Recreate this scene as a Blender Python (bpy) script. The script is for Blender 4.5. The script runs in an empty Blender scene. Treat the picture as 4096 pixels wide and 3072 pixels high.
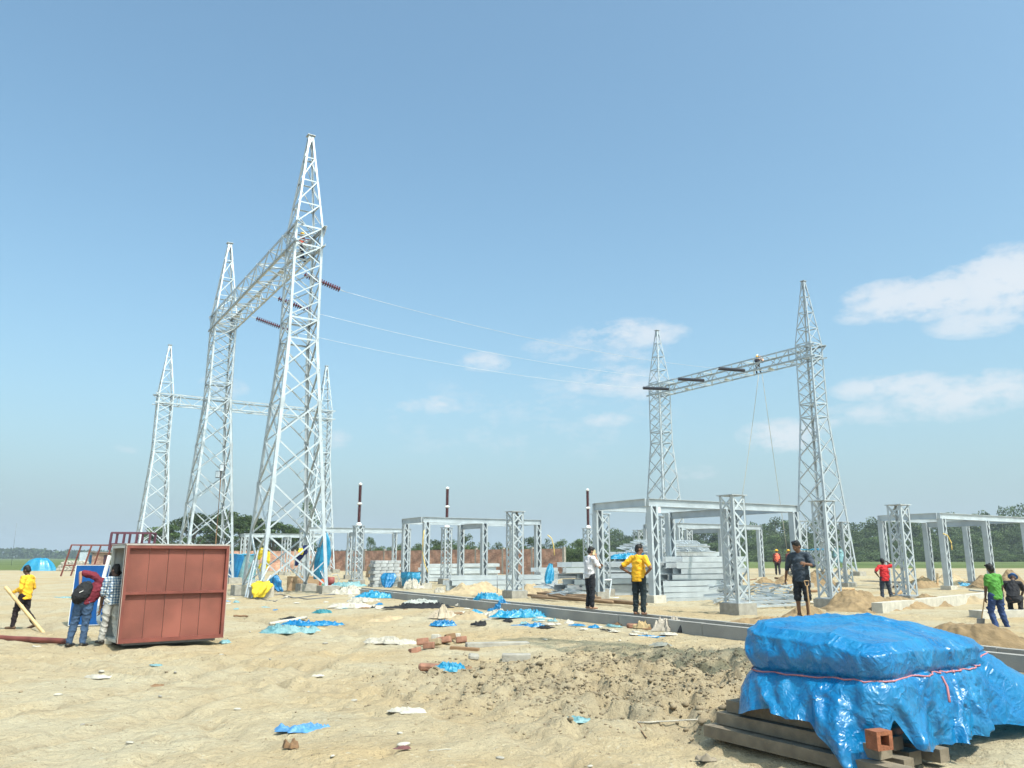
import bpy, bmesh, math, random
import numpy as np
from mathutils import Vector, Matrix
random.seed(7)
R = math.radians
SC = bpy.context.scene
COL = SC.collection
# ------------------------------------------------------------------ camera
CZ = 1.85; TH = R(12.23); FPX = 3194.0
cam = bpy.data.objects.new("camera", bpy.data.cameras.new("camera"))
COL.objects.link(cam); SC.camera = cam
cam.location = (0, 0, CZ); cam.rotation_euler = (math.pi/2 + TH, 0, 0)
cam.data.sensor_width = 36; cam.data.lens = FPX/4096*36
cam.data.clip_start = 0.1; cam.data.clip_end = 9000
ct, st = math.cos(TH), math.sin(TH)
def ray(u, v):
    a = (u-2048)/FPX; b = -(v-1536)/FPX
    return Vector((a, ct-b*st, st+b*ct))
def at_z(u, v, z=0.0):                     # where the sight line of a measured image point meets height z
    d = ray(u, v); t = (z-CZ)/d.z
    return Vector((d.x*t, d.y*t, z))
def at_y(u, v, Y):
    d = ray(u, v); t = Y/d.y
    return Vector((d.x*t, Y, CZ+d.z*t))
# ------------------------------------------------------------------ light
SUN_AZ = math.atan2(0.65, -0.76)           # from +Y towards +X
SUN_EL = R(57)
SUN_DIR = Vector((math.sin(SUN_AZ)*math.cos(SUN_EL), math.cos(SUN_AZ)*math.cos(SUN_EL), math.sin(SUN_EL)))
sun = bpy.data.objects.new("sun", bpy.data.lights.new("sun", 'SUN'))
COL.objects.link(sun)
sun.data.energy = 3.3; sun.data.angle = R(0.55); sun.data.color = (1.0, 0.95, 0.86)
sun.rotation_euler = SUN_DIR.to_track_quat('Z', 'Y').to_euler(); sun.location = (20, -20, 60)
SC.view_settings.view_transform = 'Standard'; SC.view_settings.look = 'None'
SC.view_settings.exposure = 0.6; SC.view_settings.gamma = 1.0
SC.view_settings.use_curve_mapping = False
W = bpy.data.worlds.new("World"); SC.world = W; W.use_nodes = True
def world():
    nt = W.node_tree; nt.nodes.clear(); N = nt.nodes.new; L = nt.links.new
    out = N('ShaderNodeOutputWorld'); bg = N('ShaderNodeBackground'); L(bg.outputs[0], out.inputs[0])
    bg.inputs[1].default_value = 0.15
    sky = N('ShaderNodeTexSky'); sky.sky_type = 'NISHITA'; sky.sun_disc = False
    sky.sun_elevation = SUN_EL; sky.sun_rotation = SUN_AZ
    sky.air_density = 1.0; sky.dust_density = 4.2; sky.ozone_density = 1.6; sky.altitude = 0
    tc = N('ShaderNodeTexCoord'); sep = N('ShaderNodeSeparateXYZ'); L(tc.outputs['Generated'], sep.inputs[0])
    def M(op, a, b=None, c=None, clamp=False):
        m = N('ShaderNodeMath'); m.operation = op; m.use_clamp = clamp
        for i, q in enumerate((a, b, c)):
            if q is None: continue
            if isinstance(q, (int, float)): m.inputs[i].default_value = q
            else: L(q, m.inputs[i])
        return m.outputs[0]
    az = M('ARCTAN2', sep.outputs[0], sep.outputs[1]); el = M('ARCSINE', sep.outputs[2])
    nz = N('ShaderNodeTexNoise'); nz.inputs['Scale'].default_value = 1.0; nz.inputs['Detail'].default_value = 7
    nz.inputs['Roughness'].default_value = 0.55
    cmb = N('ShaderNodeCombineXYZ'); L(M('MULTIPLY', az, 14.0), cmb.inputs[0]); L(M('MULTIPLY', el, 27.0), cmb.inputs[1])
    L(cmb.outputs[0], nz.inputs['Vector'])
    wob = M('SUBTRACT', nz.outputs[0], 0.5)
    tot = None
    K = 4096/2212
    for (cx, cy, rx, ry, s) in [(1915,650,80,36,.9),(2030,640,120,42,1),(2180,610,110,62,1.15),(2120,690,90,30,.6),(1880,680,60,18,.4),
            (1350,722,120,30,.7),(1190,748,60,16,.35),(1300,765,130,24,.3),(1045,783,52,20,.42),(1320,822,95,32,.55),(1385,835,60,26,.5),
            (930,876,64,20,.55),(1310,906,50,16,.45),(1930,835,100,26,.7),(2090,845,120,34,.85),(1690,940,80,32,.75),(1780,915,50,20,.3),
            (730,950,28,22,.35),(480,838,48,22,.3),(2000,885,190,26,.4),(280,968,24,10,.25),(1500,1020,60,14,.2),(1120,900,300,90,.10)]:
        d = ray(cx*K, cy*K).normalized()
        a0 = math.atan2(d.x, d.y); e0 = math.asin(d.z); ra = rx*K/FPX*1.25; re = ry*K/FPX*1.25
        dx = M('MULTIPLY', M('SUBTRACT', az, a0), 1/ra); dy = M('MULTIPLY', M('SUBTRACT', el, e0), 1/re)
        r2 = M('ADD', M('MULTIPLY', dx, dx), M('MULTIPLY', dy, dy))
        g = M('MULTIPLY', M('SUBTRACT', 1.0, r2, clamp=True), s)
        tot = g if tot is None else M('MAXIMUM', tot, g)
    nz2 = N('ShaderNodeTexNoise'); nz2.inputs['Scale'].default_value = 4.2; nz2.inputs['Detail'].default_value = 8; nz2.inputs['Roughness'].default_value = 0.6; L(cmb.outputs[0], nz2.inputs['Vector'])
    wob = M('ADD', wob, M('MULTIPLY', M('SUBTRACT', nz2.outputs[0], 0.5), 0.55))
    raw = M('ADD', tot, M('MULTIPLY', wob, M('MULTIPLY', M('POWER', tot, 0.45), 3.3)))
    dens = M('MULTIPLY', M('SUBTRACT', raw, 0.04), 1.15, clamp=True)
    dens = M('MULTIPLY', M('SMOOTH_MIN', dens, M('ADD', 0.60, M('MULTIPLY', tot, 0.32)), 0.3), 0.90, clamp=True)
    tint = N('ShaderNodeMixRGB'); tint.blend_type = 'MULTIPLY'; tint.inputs[0].default_value = 1; L(sky.outputs[0], tint.inputs[1])
    tint.inputs[2].default_value = (.88, 1.13, 1.07, 1)
    hz = N('ShaderNodeMixRGB'); L(M('POWER', 2.718, M('MULTIPLY', M('MAXIMUM', el, 0.0), -7.5)), hz.inputs[0]); L(tint.outputs[0], hz.inputs[1])
    hz.inputs[2].default_value = (2.40, 3.10, 3.55, 1)          # thick humid air low over the horizon
    mix = N('ShaderNodeMixRGB'); L(dens, mix.inputs[0]); L(hz.outputs[0], mix.inputs[1])
    mix.inputs[2].default_value = (3.75, 3.95, 4.15, 1)
    L(mix.outputs[0], bg.inputs[0])
world()
# ------------------------------------------------------------------ materials
MATS = {}
def mat(name, col, rough=0.7, metal=0.0, var=0.12, scale=4.0, bump=0.0, bscale=30.0, spec=0.4, coat=0.0, trans=0.0, col2=None, stretch=None):
    if name in MATS: return MATS[name]
    m = bpy.data.materials.new(name); m.use_nodes = True; MATS[name] = m
    nt = m.node_tree; N = nt.nodes.new; L = nt.links.new
    p = nt.nodes['Principled BSDF']
    p.inputs['Roughness'].default_value = rough; p.inputs['Metallic'].default_value = metal
    p.inputs['Specular IOR Level'].default_value = spec
    p.inputs['Coat Weight'].default_value = coat; p.inputs['Coat Roughness'].default_value = 0.15
    tc = N('ShaderNodeTexCoord'); src = tc.outputs['Object']
    if stretch:
        mp = N('ShaderNodeMapping'); mp.inputs['Scale'].default_value = stretch; L(src, mp.inputs[0]); src = mp.outputs[0]
    n = N('ShaderNodeTexNoise'); n.inputs['Scale'].default_value = scale; n.inputs['Detail'].default_value = 5; L(src, n.inputs['Vector'])
    rp = N('ShaderNodeValToRGB'); L(n.outputs[0], rp.inputs[0])
    c2 = col2 or tuple(min(1, c*(1+var)) for c in col); c1 = tuple(c*(1-var) for c in col) if not col2 else col
    rp.color_ramp.elements[0].position = 0.35; rp.color_ramp.elements[1].position = 0.65
    rp.color_ramp.elements[0].color = (*c1, 1); rp.color_ramp.elements[1].color = (*c2, 1)
    oi = N('ShaderNodeObjectInfo'); mr = N('ShaderNodeMapRange'); mr.inputs['To Min'].default_value = .88; mr.inputs['To Max'].default_value = 1.10; L(oi.outputs['Random'], mr.inputs[0])
    hv = N('ShaderNodeHueSaturation'); L(rp.outputs[0], hv.inputs['Color']); L(mr.outputs[0], hv.inputs['Value'])
    L(hv.outputs[0], p.inputs['Base Color'])
    if bump:
        b = N('ShaderNodeTexNoise'); b.inputs['Scale'].default_value = bscale; b.inputs['Detail'].default_value = 4; L(src, b.inputs['Vector'])
        bp = N('ShaderNodeBump'); bp.inputs['Strength'].default_value = 1.0; bp.inputs['Distance'].default_value = bump
        L(b.outputs[0], bp.inputs['Height']); L(bp.outputs[0], p.inputs['Normal'])
    if trans: p.inputs['Transmission Weight'].default_value = trans
    return m
STEEL = mat('galvanised_steel', (.47,.515,.545), .45, .35, .10, 1.6, spec=.5)
STEEL_W = mat('galvanised_steel_weathered', (.40,.43,.45), .6, .25, .22, 3.0)
STEEL_D = mat('dark_steel', (.16,.17,.19), .6, .4)
CONC = mat('concrete', (.33,.31,.27), .9, 0, .16, 5, .01, 25)
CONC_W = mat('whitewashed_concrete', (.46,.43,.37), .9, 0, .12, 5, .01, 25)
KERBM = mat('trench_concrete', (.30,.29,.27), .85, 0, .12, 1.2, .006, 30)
RED = mat('red_oxide_paint', (.19,.054,.040), .6, 0, .2, 2.2, .002, 60)
REDP = mat('red_oxide_panel', (.215,.070,.050), .65, 0, .2, 1.4, .002, 40)
INOX = mat('pale_inner_lining', (.52,.53,.50), .45, .2)
WHITE = mat('white_paint', (.75,.75,.73), .5)
BLUEP = mat('blue_film', (.0,.06,.23), .35, 0, .1)
TARP = mat('blue_tarpaulin', (.0,.20,.44), .30, 0, .18, 2.2, .035, 7, spec=.7, coat=.35)
TARP_C = mat('cyan_tarpaulin', (.01,.27,.47), .35, 0, .2, 2, .02, 8, spec=.6, coat=.3)
TARP_P = mat('pale_teal_plastic', (.20,.40,.45), .35, 0, .15, 2, .02, 8)
YELC = mat('yellow_cloth', (.72,.55,.04), .8, 0, .15, 8, .01, 20)
NAVYC = mat('navy_cloth', (.01,.02,.10), .85)
BLACKC = mat('black_cloth', (.012,.013,.016), .8, 0, .2, 8, .01, 14)
WHITEC = mat('white_cloth', (.44,.41,.35), .85, 0, .16, 8, .02, 12)
WOOD = mat('pale_wood', (.42,.27,.14), .8, 0, .18, 6, .003, 60, stretch=(1,1,6))
WOODG = mat('grey_weathered_timber', (.20,.165,.12), .9, 0, .22, 5, .012, 18)
BAMBOO = mat('bamboo', (.52,.38,.19), .6, 0, .2, 7)
BROWN = mat('dead_wood', (.22,.13,.07), .9)
BRICK = mat('fired_brick', (.30,.15,.10), .9, 0, .25, 9, .008, 40)
PORC = mat('maroon_porcelain', (.085,.012,.018), .25, 0, .1, spec=.6)
GLASSD = mat('dark_porcelain', (.014,.010,.018), .3, 0, .1, spec=.6)
SANDH = mat('dug_earth', (.25,.175,.095), .95, 0, .2, 4, .04, 9)
SANDL = mat('pale_sand', (.36,.28,.175), .95, 0, .14, 4, .02, 12)
ROPEM = mat('pink_rope', (.42,.17,.19), .8)
ROPEG = mat('hemp_rope', (.45,.42,.34), .8)
WIREM = mat('aluminium_conductor', (.62,.64,.66), .4, .5)
ORANGE = mat('orange_plastic', (.80,.18,.05), .5)
REDPL = mat('red_plastic', (.45,.04,.03), .5)
BARK = mat('tree_bark', (.14,.11,.08), .9, 0, .25, 3)
TINR = mat('rusty_roof_sheet', (.22,.13,.10), .8)
def two_tone(name, col, sc, thresh):
    return mat(name, col, .6)
def brick_mat():
    m = bpy.data.materials.new('brick_wall'); m.use_nodes = True; nt = m.node_tree; N = nt.nodes.new; L = nt.links.new
    p = nt.nodes['Principled BSDF']; p.inputs['Roughness'].default_value = .92
    tc = N('ShaderNodeTexCoord'); mp = N('ShaderNodeMapping'); mp.inputs['Rotation'].default_value = (R(90), 0, 0)
    L(tc.outputs['Object'], mp.inputs[0])
    b = N('ShaderNodeTexBrick'); b.inputs['Scale'].default_value = 2.2; b.inputs['Color1'].default_value = (.44,.20,.14,1)
    b.inputs['Color2'].default_value = (.60,.37,.28,1); b.inputs['Mortar'].default_value = (.42,.33,.27,1); b.inputs['Mortar Size'].default_value = .03
    L(mp.outputs[0], b.inputs['Vector'])
    n = N('ShaderNodeTexNoise'); n.inputs['Scale'].default_value = 1.1; n.inputs['Detail'].default_value = 6; L(tc.outputs['Object'], n.inputs['Vector'])
    mx = N('ShaderNodeMixRGB'); mx.blend_type = 'MULTIPLY'; mx.inputs[0].default_value = .8; L(b.outputs[0], mx.inputs[1])
    rp = N('ShaderNodeValToRGB'); rp.color_ramp.elements[0].color = (.5,.45,.42,1); rp.color_ramp.elements[1].color = (1.25,1.15,1.05,1)
    rp.color_ramp.elements[0].position = .38; rp.color_ramp.elements[1].position = .62
    L(n.outputs[0], rp.inputs[0]); L(rp.outputs[0], mx.inputs[2]); L(mx.outputs[0], p.inputs['Base Color']); return m
BRICKW = brick_mat()
def leaf_mat(name, c1, c2):
    m = bpy.data.materials.new(name); m.use_nodes = True; nt = m.node_tree; N = nt.nodes.new; L = nt.links.new
    p = nt.nodes['Principled BSDF']; p.inputs['Roughness'].default_value = .6; p.inputs['Specular IOR Level'].default_value = .25
    g = N('ShaderNodeNewGeometry'); oi = N('ShaderNodeObjectInfo')
    rp = N('ShaderNodeValToRGB'); rp.color_ramp.elements[0].color = (*c1,1); rp.color_ramp.elements[1].color = (*c2,1)
    L(g.outputs['Random Per Island'], rp.inputs[0])
    hs = N('ShaderNodeHueSaturation'); L(rp.outputs[0], hs.inputs['Color'])
    mr = N('ShaderNodeMapRange'); mr.inputs['To Min'].default_value = .7; mr.inputs['To Max'].default_value = 1.3; L(oi.outputs['Random'], mr.inputs[0])
    L(mr.outputs[0], hs.inputs['Value']); L(hs.outputs[0], p.inputs['Base Color'])
    tr = N('ShaderNodeBsdfTranslucent'); L(hs.outputs[0], tr.inputs[0]); mx = N('ShaderNodeMixShader'); mx.inputs[0].default_value = .25
    L(p.outputs[0], mx.inputs[1]); L(tr.outputs[0], mx.inputs[2]); L(mx.outputs[0], nt.nodes['Material Output'].inputs[0])
    return m
LEAF = leaf_mat('tree_foliage', (.035,.065,.018), (.10,.15,.04))
LEAF2 = leaf_mat('bush_foliage', (.05,.085,.025), (.13,.18,.06))
def crinkled(m, c_new, c_dusty):
    nt = m.node_tree; N = nt.nodes.new; L = nt.links.new; p = nt.nodes['Principled BSDF']; tc = N('ShaderNodeTexCoord'); hs = []
    for sc, a in ((1.6, .30), (4.5, .22), (11, .10)):
        n = N('ShaderNodeTexNoise'); n.inputs['Scale'].default_value = sc; n.inputs['Detail'].default_value = 2; n.inputs['Distortion'].default_value = .8; L(tc.outputs['Object'], n.inputs[0])
        d = N('ShaderNodeMath'); d.operation = 'SUBTRACT'; d.inputs[1].default_value = .5; L(n.outputs[0], d.inputs[0]); b = N('ShaderNodeMath'); b.operation = 'ABSOLUTE'; L(d.outputs[0], b.inputs[0])
        e = N('ShaderNodeMath'); e.operation = 'MULTIPLY'; e.inputs[1].default_value = -a; L(b.outputs[0], e.inputs[0])
        e2 = N('ShaderNodeMath'); e2.operation = 'MINIMUM'; e2.inputs[1].default_value = 0; L(e.outputs[0], e2.inputs[0]); hs.append(e2.outputs[0])
    s1 = N('ShaderNodeMath'); s1.operation = 'ADD'; L(hs[0], s1.inputs[0]); L(hs[1], s1.inputs[1]); s2 = N('ShaderNodeMath'); s2.operation = 'ADD'; L(s1.outputs[0], s2.inputs[0]); L(hs[2], s2.inputs[1])
    bp = N('ShaderNodeBump'); bp.inputs['Distance'].default_value = .30; bp.inputs['Strength'].default_value = .8; L(s2.outputs[0], bp.inputs['Height']); L(bp.outputs[0], p.inputs['Normal'])
    n = N('ShaderNodeTexNoise'); n.inputs['Scale'].default_value = 1.6; n.inputs['Detail'].default_value = 8; n.inputs['Roughness'].default_value = .7; L(tc.outputs['Object'], n.inputs[0])
    r_ = N('ShaderNodeValToRGB'); r_.color_ramp.elements[0].position = .38; r_.color_ramp.elements[1].position = .72; r_.color_ramp.elements[0].color = (*c_new,1); r_.color_ramp.elements[1].color = (*c_dusty,1); L(n.outputs[0], r_.inputs[0]); L(r_.outputs[0], p.inputs['Base Color'])
    mr = N('ShaderNodeMapRange'); mr.inputs['From Min'].default_value = .3; mr.inputs['From Max'].default_value = .7; mr.inputs['To Min'].default_value = .22; mr.inputs['To Max'].default_value = .5; L(n.outputs[0], mr.inputs[0]); L(mr.outputs[0], p.inputs['Roughness'])
    tr = N('ShaderNodeBsdfTranslucent'); L(r_.outputs[0], tr.inputs[0]); mx = N('ShaderNodeMixShader'); mx.inputs[0].default_value = .18; L(p.outputs[0], mx.inputs[1]); L(tr.outputs[0], mx.inputs[2]); L(mx.outputs[0], nt.nodes['Material Output'].inputs[0])
crinkled(TARP, (.0,.165,.42), (.01,.25,.50)); crinkled(TARP_C, (.0,.25,.48), (.06,.36,.54)); crinkled(TARP_P, (.14,.34,.40), (.32,.46,.46))
# ------------------------------------------------------------------ mesh builder
class MB:
    def __init__(s): s.v = []; s.f = []; s.m = []; s.mi = 0
    def add(s, vs, fs):
        o = len(s.v); s.v += [tuple(q) for q in vs]; s.f += [tuple(i+o for i in f) for f in fs]; s.m += [s.mi]*len(fs)
    def box(s, c, size, rot=None, taper=1.0):
        c = Vector(c); hx, hy, hz = size[0]/2, size[1]/2, size[2]/2
        M3 = rot if rot is not None else Matrix.Identity(3)
        vs = []
        for z in (-1, 1):
            t = taper if z > 0 else 1
            for x, y in ((-1,-1),(1,-1),(1,1),(-1,1)): vs.append(c + M3 @ Vector((x*hx*t, y*hy*t, z*hz)))
        s.add(vs, [(3,2,1,0),(4,5,6,7),(0,1,5,4),(1,2,6,5),(2,3,7,6),(3,0,4,7)]); return s
    def bar(s, p0, p1, w, h, up=(0,0,1)):
        p0 = Vector(p0); p1 = Vector(p1); d = (p1-p0); Ln = d.length
        if Ln < 1e-6: return s
        d /= Ln; up = Vector(up)
        x = d.cross(up)
        if x.length < 1e-3: x = d.cross(Vector((1,0,0)))
        x.normalize(); y = x.cross(d).normalized()
        vs = []
        for p in (p0, p1):
            for a, b in ((-1,-1),(1,-1),(1,1),(-1,1)): vs.append(p + x*a*w/2 + y*b*h/2)
        s.add(vs, [(3,2,1,0),(4,5,6,7),(0,1,5,4),(1,2,6,5),(2,3,7,6),(3,0,4,7)]); return s
    def angle(s, p0, p1, a, b, w, t):          # an L section: flanges of width w from the corner line along a and along b
        p0 = Vector(p0); p1 = Vector(p1); a = Vector(a).normalized(); b = Vector(b).normalized()
        for u_, n_ in ((a, b), (b, a)):
            vs = []
            for p in (p0, p1):
                vs += [p, p+u_*w, p+u_*w+n_*t, p+n_*t]
            s.add(vs, [(3,2,1,0),(4,5,6,7),(0,1,5,4),(1,2,6,5),(2,3,7,6),(3,0,4,7)])
        return s
    def cyl(s, p0, p1, r0, r1=None, n=10, cap=True):
        r1 = r0 if r1 is None else r1; p0 = Vector(p0); p1 = Vector(p1); d = (p1-p0).normalized()
        x = d.cross(Vector((0,0,1)))
        if x.length < 1e-3: x = Vector((1,0,0))
        x.normalize(); y = d.cross(x); vs = []
        for p, r in ((p0, r0), (p1, r1)):
            for i in range(n):
                a = 2*math.pi*i/n; vs.append(p + x*math.cos(a)*r + y*math.sin(a)*r)
        fs = [(i, (i+1) % n, n+(i+1) % n, n+i) for i in range(n)]
        if cap: fs += [tuple(range(n-1,-1,-1)), tuple(range(n, 2*n))]
        s.add(vs, fs); return s
    def tube(s, pts, r, n=6):
        pts = [Vector(p) for p in pts]; m = len(pts); vs = []
        rr = r if isinstance(r, (list, tuple)) else [r]*m
        for i, p in enumerate(pts):
            d = (pts[min(i+1, m-1)]-pts[max(i-1, 0)]).normalized(); x = d.cross(Vector((0,0,1)))
            if x.length < 1e-3: x = Vector((1,0,0))
            x.normalize(); y = d.cross(x)
            for k in range(n):
                a = 2*math.pi*k/n; vs.append(p + (x*math.cos(a)+y*math.sin(a))*rr[i])
        fs = [(i*n+k, i*n+(k+1) % n, (i+1)*n+(k+1) % n, (i+1)*n+k) for i in range(m-1) for k in range(n)]
        fs += [tuple(range(n-1,-1,-1)), tuple(range((m-1)*n, m*n))]
        s.add(vs, fs); return s
    def lathe(s, prof, n=14, o=(0,0,0), ax=None):
        o = Vector(o); M3 = ax if ax is not None else Matrix.Identity(3); vs = []
        for r, z in prof:
            for k in range(n):
                a = 2*math.pi*k/n; vs.append(o + M3 @ Vector((r*math.cos(a), r*math.sin(a), z)))
        m = len(prof)
        s.add(vs, [(i*n+k, i*n+(k+1) % n, (i+1)*n+(k+1) % n, (i+1)*n+k) for i in range(m-1) for k in range(n)] + [tuple(range(n-1,-1,-1)), tuple(range((m-1)*n, m*n))]); return s
    def ball(s, c, r, rot=None, nu=12, nv=8):
        c = Vector(c); r = (r,r,r) if isinstance(r, (int, float)) else r; M3 = rot if rot is not None else Matrix.Identity(3)
        vs = [c + M3 @ Vector((0,0,-r[2]))]
        for j in range(1, nv):
            b = -math.pi/2 + math.pi*j/nv
            for i in range(nu):
                a = 2*math.pi*i/nu; vs.append(c + M3 @ Vector((r[0]*math.cos(b)*math.cos(a), r[1]*math.cos(b)*math.sin(a), r[2]*math.sin(b))))
        vs.append(c + M3 @ Vector((0,0,r[2]))); T = len(vs)-1; fs = []
        for i in range(nu): fs.append((0, 1+(i+1) % nu, 1+i)); fs.append((T, T-nu+i, T-nu+(i+1) % nu))
        for j in range(nv-2):
            for i in range(nu):
                a = 1+j*nu+i; b = 1+j*nu+(i+1) % nu; fs.append((a, b, b+nu, a+nu))
        s.add(vs, fs); return s
    def grid(s, fn, nu, nv, wrap=False):
        vs = [fn(i/(nu if wrap else nu-1), j/(nv-1)) for j in range(nv) for i in range(nu)]
        s.add(vs, [(j*nu+i, j*nu+(i+1) % nu, (j+1)*nu+(i+1) % nu, (j+1)*nu+i) for j in range(nv-1) for i in range(nu if wrap else nu-1)]); return s
    def mesh(s, name):
        me = bpy.data.meshes.new(name); me.from_pydata(s.v, [], s.f); me.update(); return me
    def build(s, name, material, parent=None, smooth=False, loc=None, rotz=None):
        me = s.mesh(name)
        for m_ in (material if isinstance(material, (list, tuple)) else [material]): me.materials.append(m_)
        if len(me.materials) > 1: me.polygons.foreach_set('material_index', s.m)
        if smooth: me.polygons.foreach_set('use_smooth', [True]*len(me.polygons))
        o = bpy.data.objects.new(name, me); COL.objects.link(o)
        if parent: o.parent = parent
        if loc is not None: o.location = loc
        if rotz is not None: o.rotation_euler = (0, 0, rotz)
        return o
def tag(o, label=None, cat=None, group=None, kind=None):
    if label: o['label'] = label
    if cat: o['category'] = cat
    if group: o['group'] = group
    if kind: o['kind'] = kind
    return o
def thing(name, label, cat, loc=(0,0,0), rz=0.0, group=None):
    o = bpy.data.objects.new(name, None); COL.objects.link(o); o.location = loc; o.rotation_euler = (0, 0, rz); o.empty_display_size = .3
    return tag(o, label, cat, group)
def copy_tree(o, label=None, loc=None, rz=None, parent=None):
    c = o.copy(); COL.objects.link(c); c.parent = parent
    if label: c['label'] = label
    if loc is not None: c.location = loc
    if rz is not None: c.rotation_euler = (0, 0, rz)
    for ch in list(o.children): copy_tree(ch, parent=c)
    return c
# noise
def hsh(ix, iy, seed):
    h = (ix.astype(np.int64)*374761393 + iy.astype(np.int64)*668265263 + seed*1442695041) & 0xffffffff
    h = ((h ^ (h >> 13))*1274126177) & 0xffffffff
    return ((h ^ (h >> 16)) & 0xffff)/65535.0
def vnoise(x, y, seed=0):
    ix = np.floor(x); iy = np.floor(y); fx = x-ix; fy = y-iy; fx = fx*fx*(3-2*fx); fy = fy*fy*(3-2*fy)
    a = hsh(ix, iy, seed); b = hsh(ix+1, iy, seed); c = hsh(ix, iy+1, seed); d = hsh(ix+1, iy+1, seed)
    return (a*(1-fx)+b*fx)*(1-fy)+(c*(1-fx)+d*fx)*fy
def fbm(x, y, oct=4, seed=0):
    s = 0; a = .5; t = 0
    for i in range(oct): s = s+a*vnoise(x*2**i, y*2**i, seed+i*17); t += a; a *= .5
    return s/t
def _h(ix, iy, sd):
    h = (ix*374761393+iy*668265263+sd*1442695041) & 0xffffffff
    h = ((h ^ (h >> 13))*1274126177) & 0xffffffff
    return ((h ^ (h >> 16)) & 0xffff)/65535.0
def nz1(x, y=0.0, seed=0):
    s = 0; a = .5
    for i in range(3):
        ix = math.floor(x); iy = math.floor(y); fx = x-ix; fy = y-iy; fx = fx*fx*(3-2*fx); fy = fy*fy*(3-2*fy); sd = seed+i*17
        s += a*((_h(ix,iy,sd)*(1-fx)+_h(ix+1,iy,sd)*fx)*(1-fy)+(_h(ix,iy+1,sd)*(1-fx)+_h(ix+1,iy+1,sd)*fx)*fy); a *= .5; x *= 2; y *= 2
    return s/.875
# site axes: everything on the site is set out on one grid
AX = R(31.5)
E1 = Vector((math.cos(AX), math.sin(AX), 0)); E2 = Vector((-math.sin(AX), math.cos(AX), 0))
TR_D = Vector((.5007, -.8656, 0)); TR_N = Vector((.8656, .5007, 0)); TR_P = Vector((4.93, 17.0, 0))   # cable trench line
# ------------------------------------------------------------------ ground
def sstep(a, b, x): t = np.clip((x-a)/(b-a), 0, 1); return t*t*(3-2*t)
def churn(x, y):
    c, s_ = math.cos(R(-12)), math.sin(R(-12)); dx = x-1.9; dy = y-12.9
    a = (dx*c+dy*s_)/3.9; b = (-dx*s_+dy*c)/4.0
    return np.clip(1.25-(a*a+b*b)-.9*(fbm(x*.8, y*.8, 3, 5)-.5), 0, 1)
RUTS = ((-9.5,3.0,11.2,.17),(-9.5,3.0,12.9,.17),(3.0,30.5,17.5,.16),(3.0,30.5,19.2,.16),(-22,16,17.0,.18),(-22,16,18.7,.18))
def rut(x, y):
    m = 0*x
    for cx_, cy_, rr_, w_ in RUTS:
        dd = np.hypot(x-cx_, y-cy_)-rr_+.35*(fbm(x*.3, y*.3, 2, 15)-.5); m = np.maximum(m, np.exp(-(dd/(w_*1.3))**2))
    return m*sstep(.35, .6, fbm(x*.35, y*.35, 3, 66))
def height(x, y, fine=True):
    near = 1-sstep(45, 80, y)
    z = (fbm(x*.22, y*.22, 3, 1)-.5)*.22*near
    if fine:
        z = z + (fbm(x*1.1+y*.3, y*.8, 4, 2)-.5)*.09*near + (fbm(x*3.3, y*2.6, 3, 52)-.5)*.05*near
        tr = np.abs(((x*.80+y*.60)+1.2*np.sin(y*.11)) % 2.7-1.35)
        z = z - .05*np.exp(-(tr/.16)**2)*near*sstep(.45, .6, fbm(x*.15, y*.15, 2, 9))
        for cx_, cy_, rr_, w_ in RUTS:
            dd = np.hypot(x-cx_, y-cy_)-rr_+.35*(fbm(x*.3, y*.3, 2, 15)-.5); an = np.arctan2(y-cy_, x-cx_)
            z = z - .075*np.exp(-(dd/w_)**2)*near*(.7+.3*np.sin(an*rr_*22)) + .03*np.exp(-((np.abs(dd)-w_*1.9)/.10)**2)*near*(.5+fbm(x*2, y*2, 2, 19))
        ch = churn(x, y)
        lum = fbm(x*2.1, y*1.5, 4, 3)
        z = z + ch*(.10+.36*(lum-.45)) - ch*.15*sstep(.60, .72, vnoise(x*3.1, y*1.9, 77))
        z = z - ch*.12*sstep(.60, .68, vnoise(x*5.3+3, y*3.7, 57)) - .05*sstep(.80, .86, vnoise(x*4.1, y*2.7, 91))*near
        n2 = fbm(x*6, y*5, 3, 31)
        z = z + (.045+.07*ch)*(n2-.5)*near
    d = (x-TR_P.x)*TR_N.x+(y-TR_P.y)*TR_N.y
    z = z*(1-.75*sstep(-1.5, -.1, d)*(1-sstep(3, 7, d)))
    z = z + .17*sstep(-5, -.3, d)-.09*sstep(1.2, 3, d)+.34*sstep(34, 62, y)*sstep(2, 12, x)
    rel = sstep(.78, .86, d)*(1-sstep(1.1, 2.3, d))
    z = z + rel*.17*(0.6+fbm(x*.9, y*.9, 3, 12))
    return z
def gz(x, y): return float(height(np.array([x]), np.array([y]), True)[0])
def G(u, v, dz=0.0):                       # ground point under a measured image point
    z = 0.0
    for _ in range(4): p = at_z(u, v, z); z = float(height(np.array([p.x]), np.array([p.y]), False)[0])
    return Vector((p.x, p.y, gz(p.x, p.y)+dz))
def axis(segs):
    out = []
    for a, b, st_ in segs:
        n = max(1, int(round((b-a)/st_))); out += [a+(b-a)*i/n for i in range(n)]
    return np.array(out+[segs[-1][1]])
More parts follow.
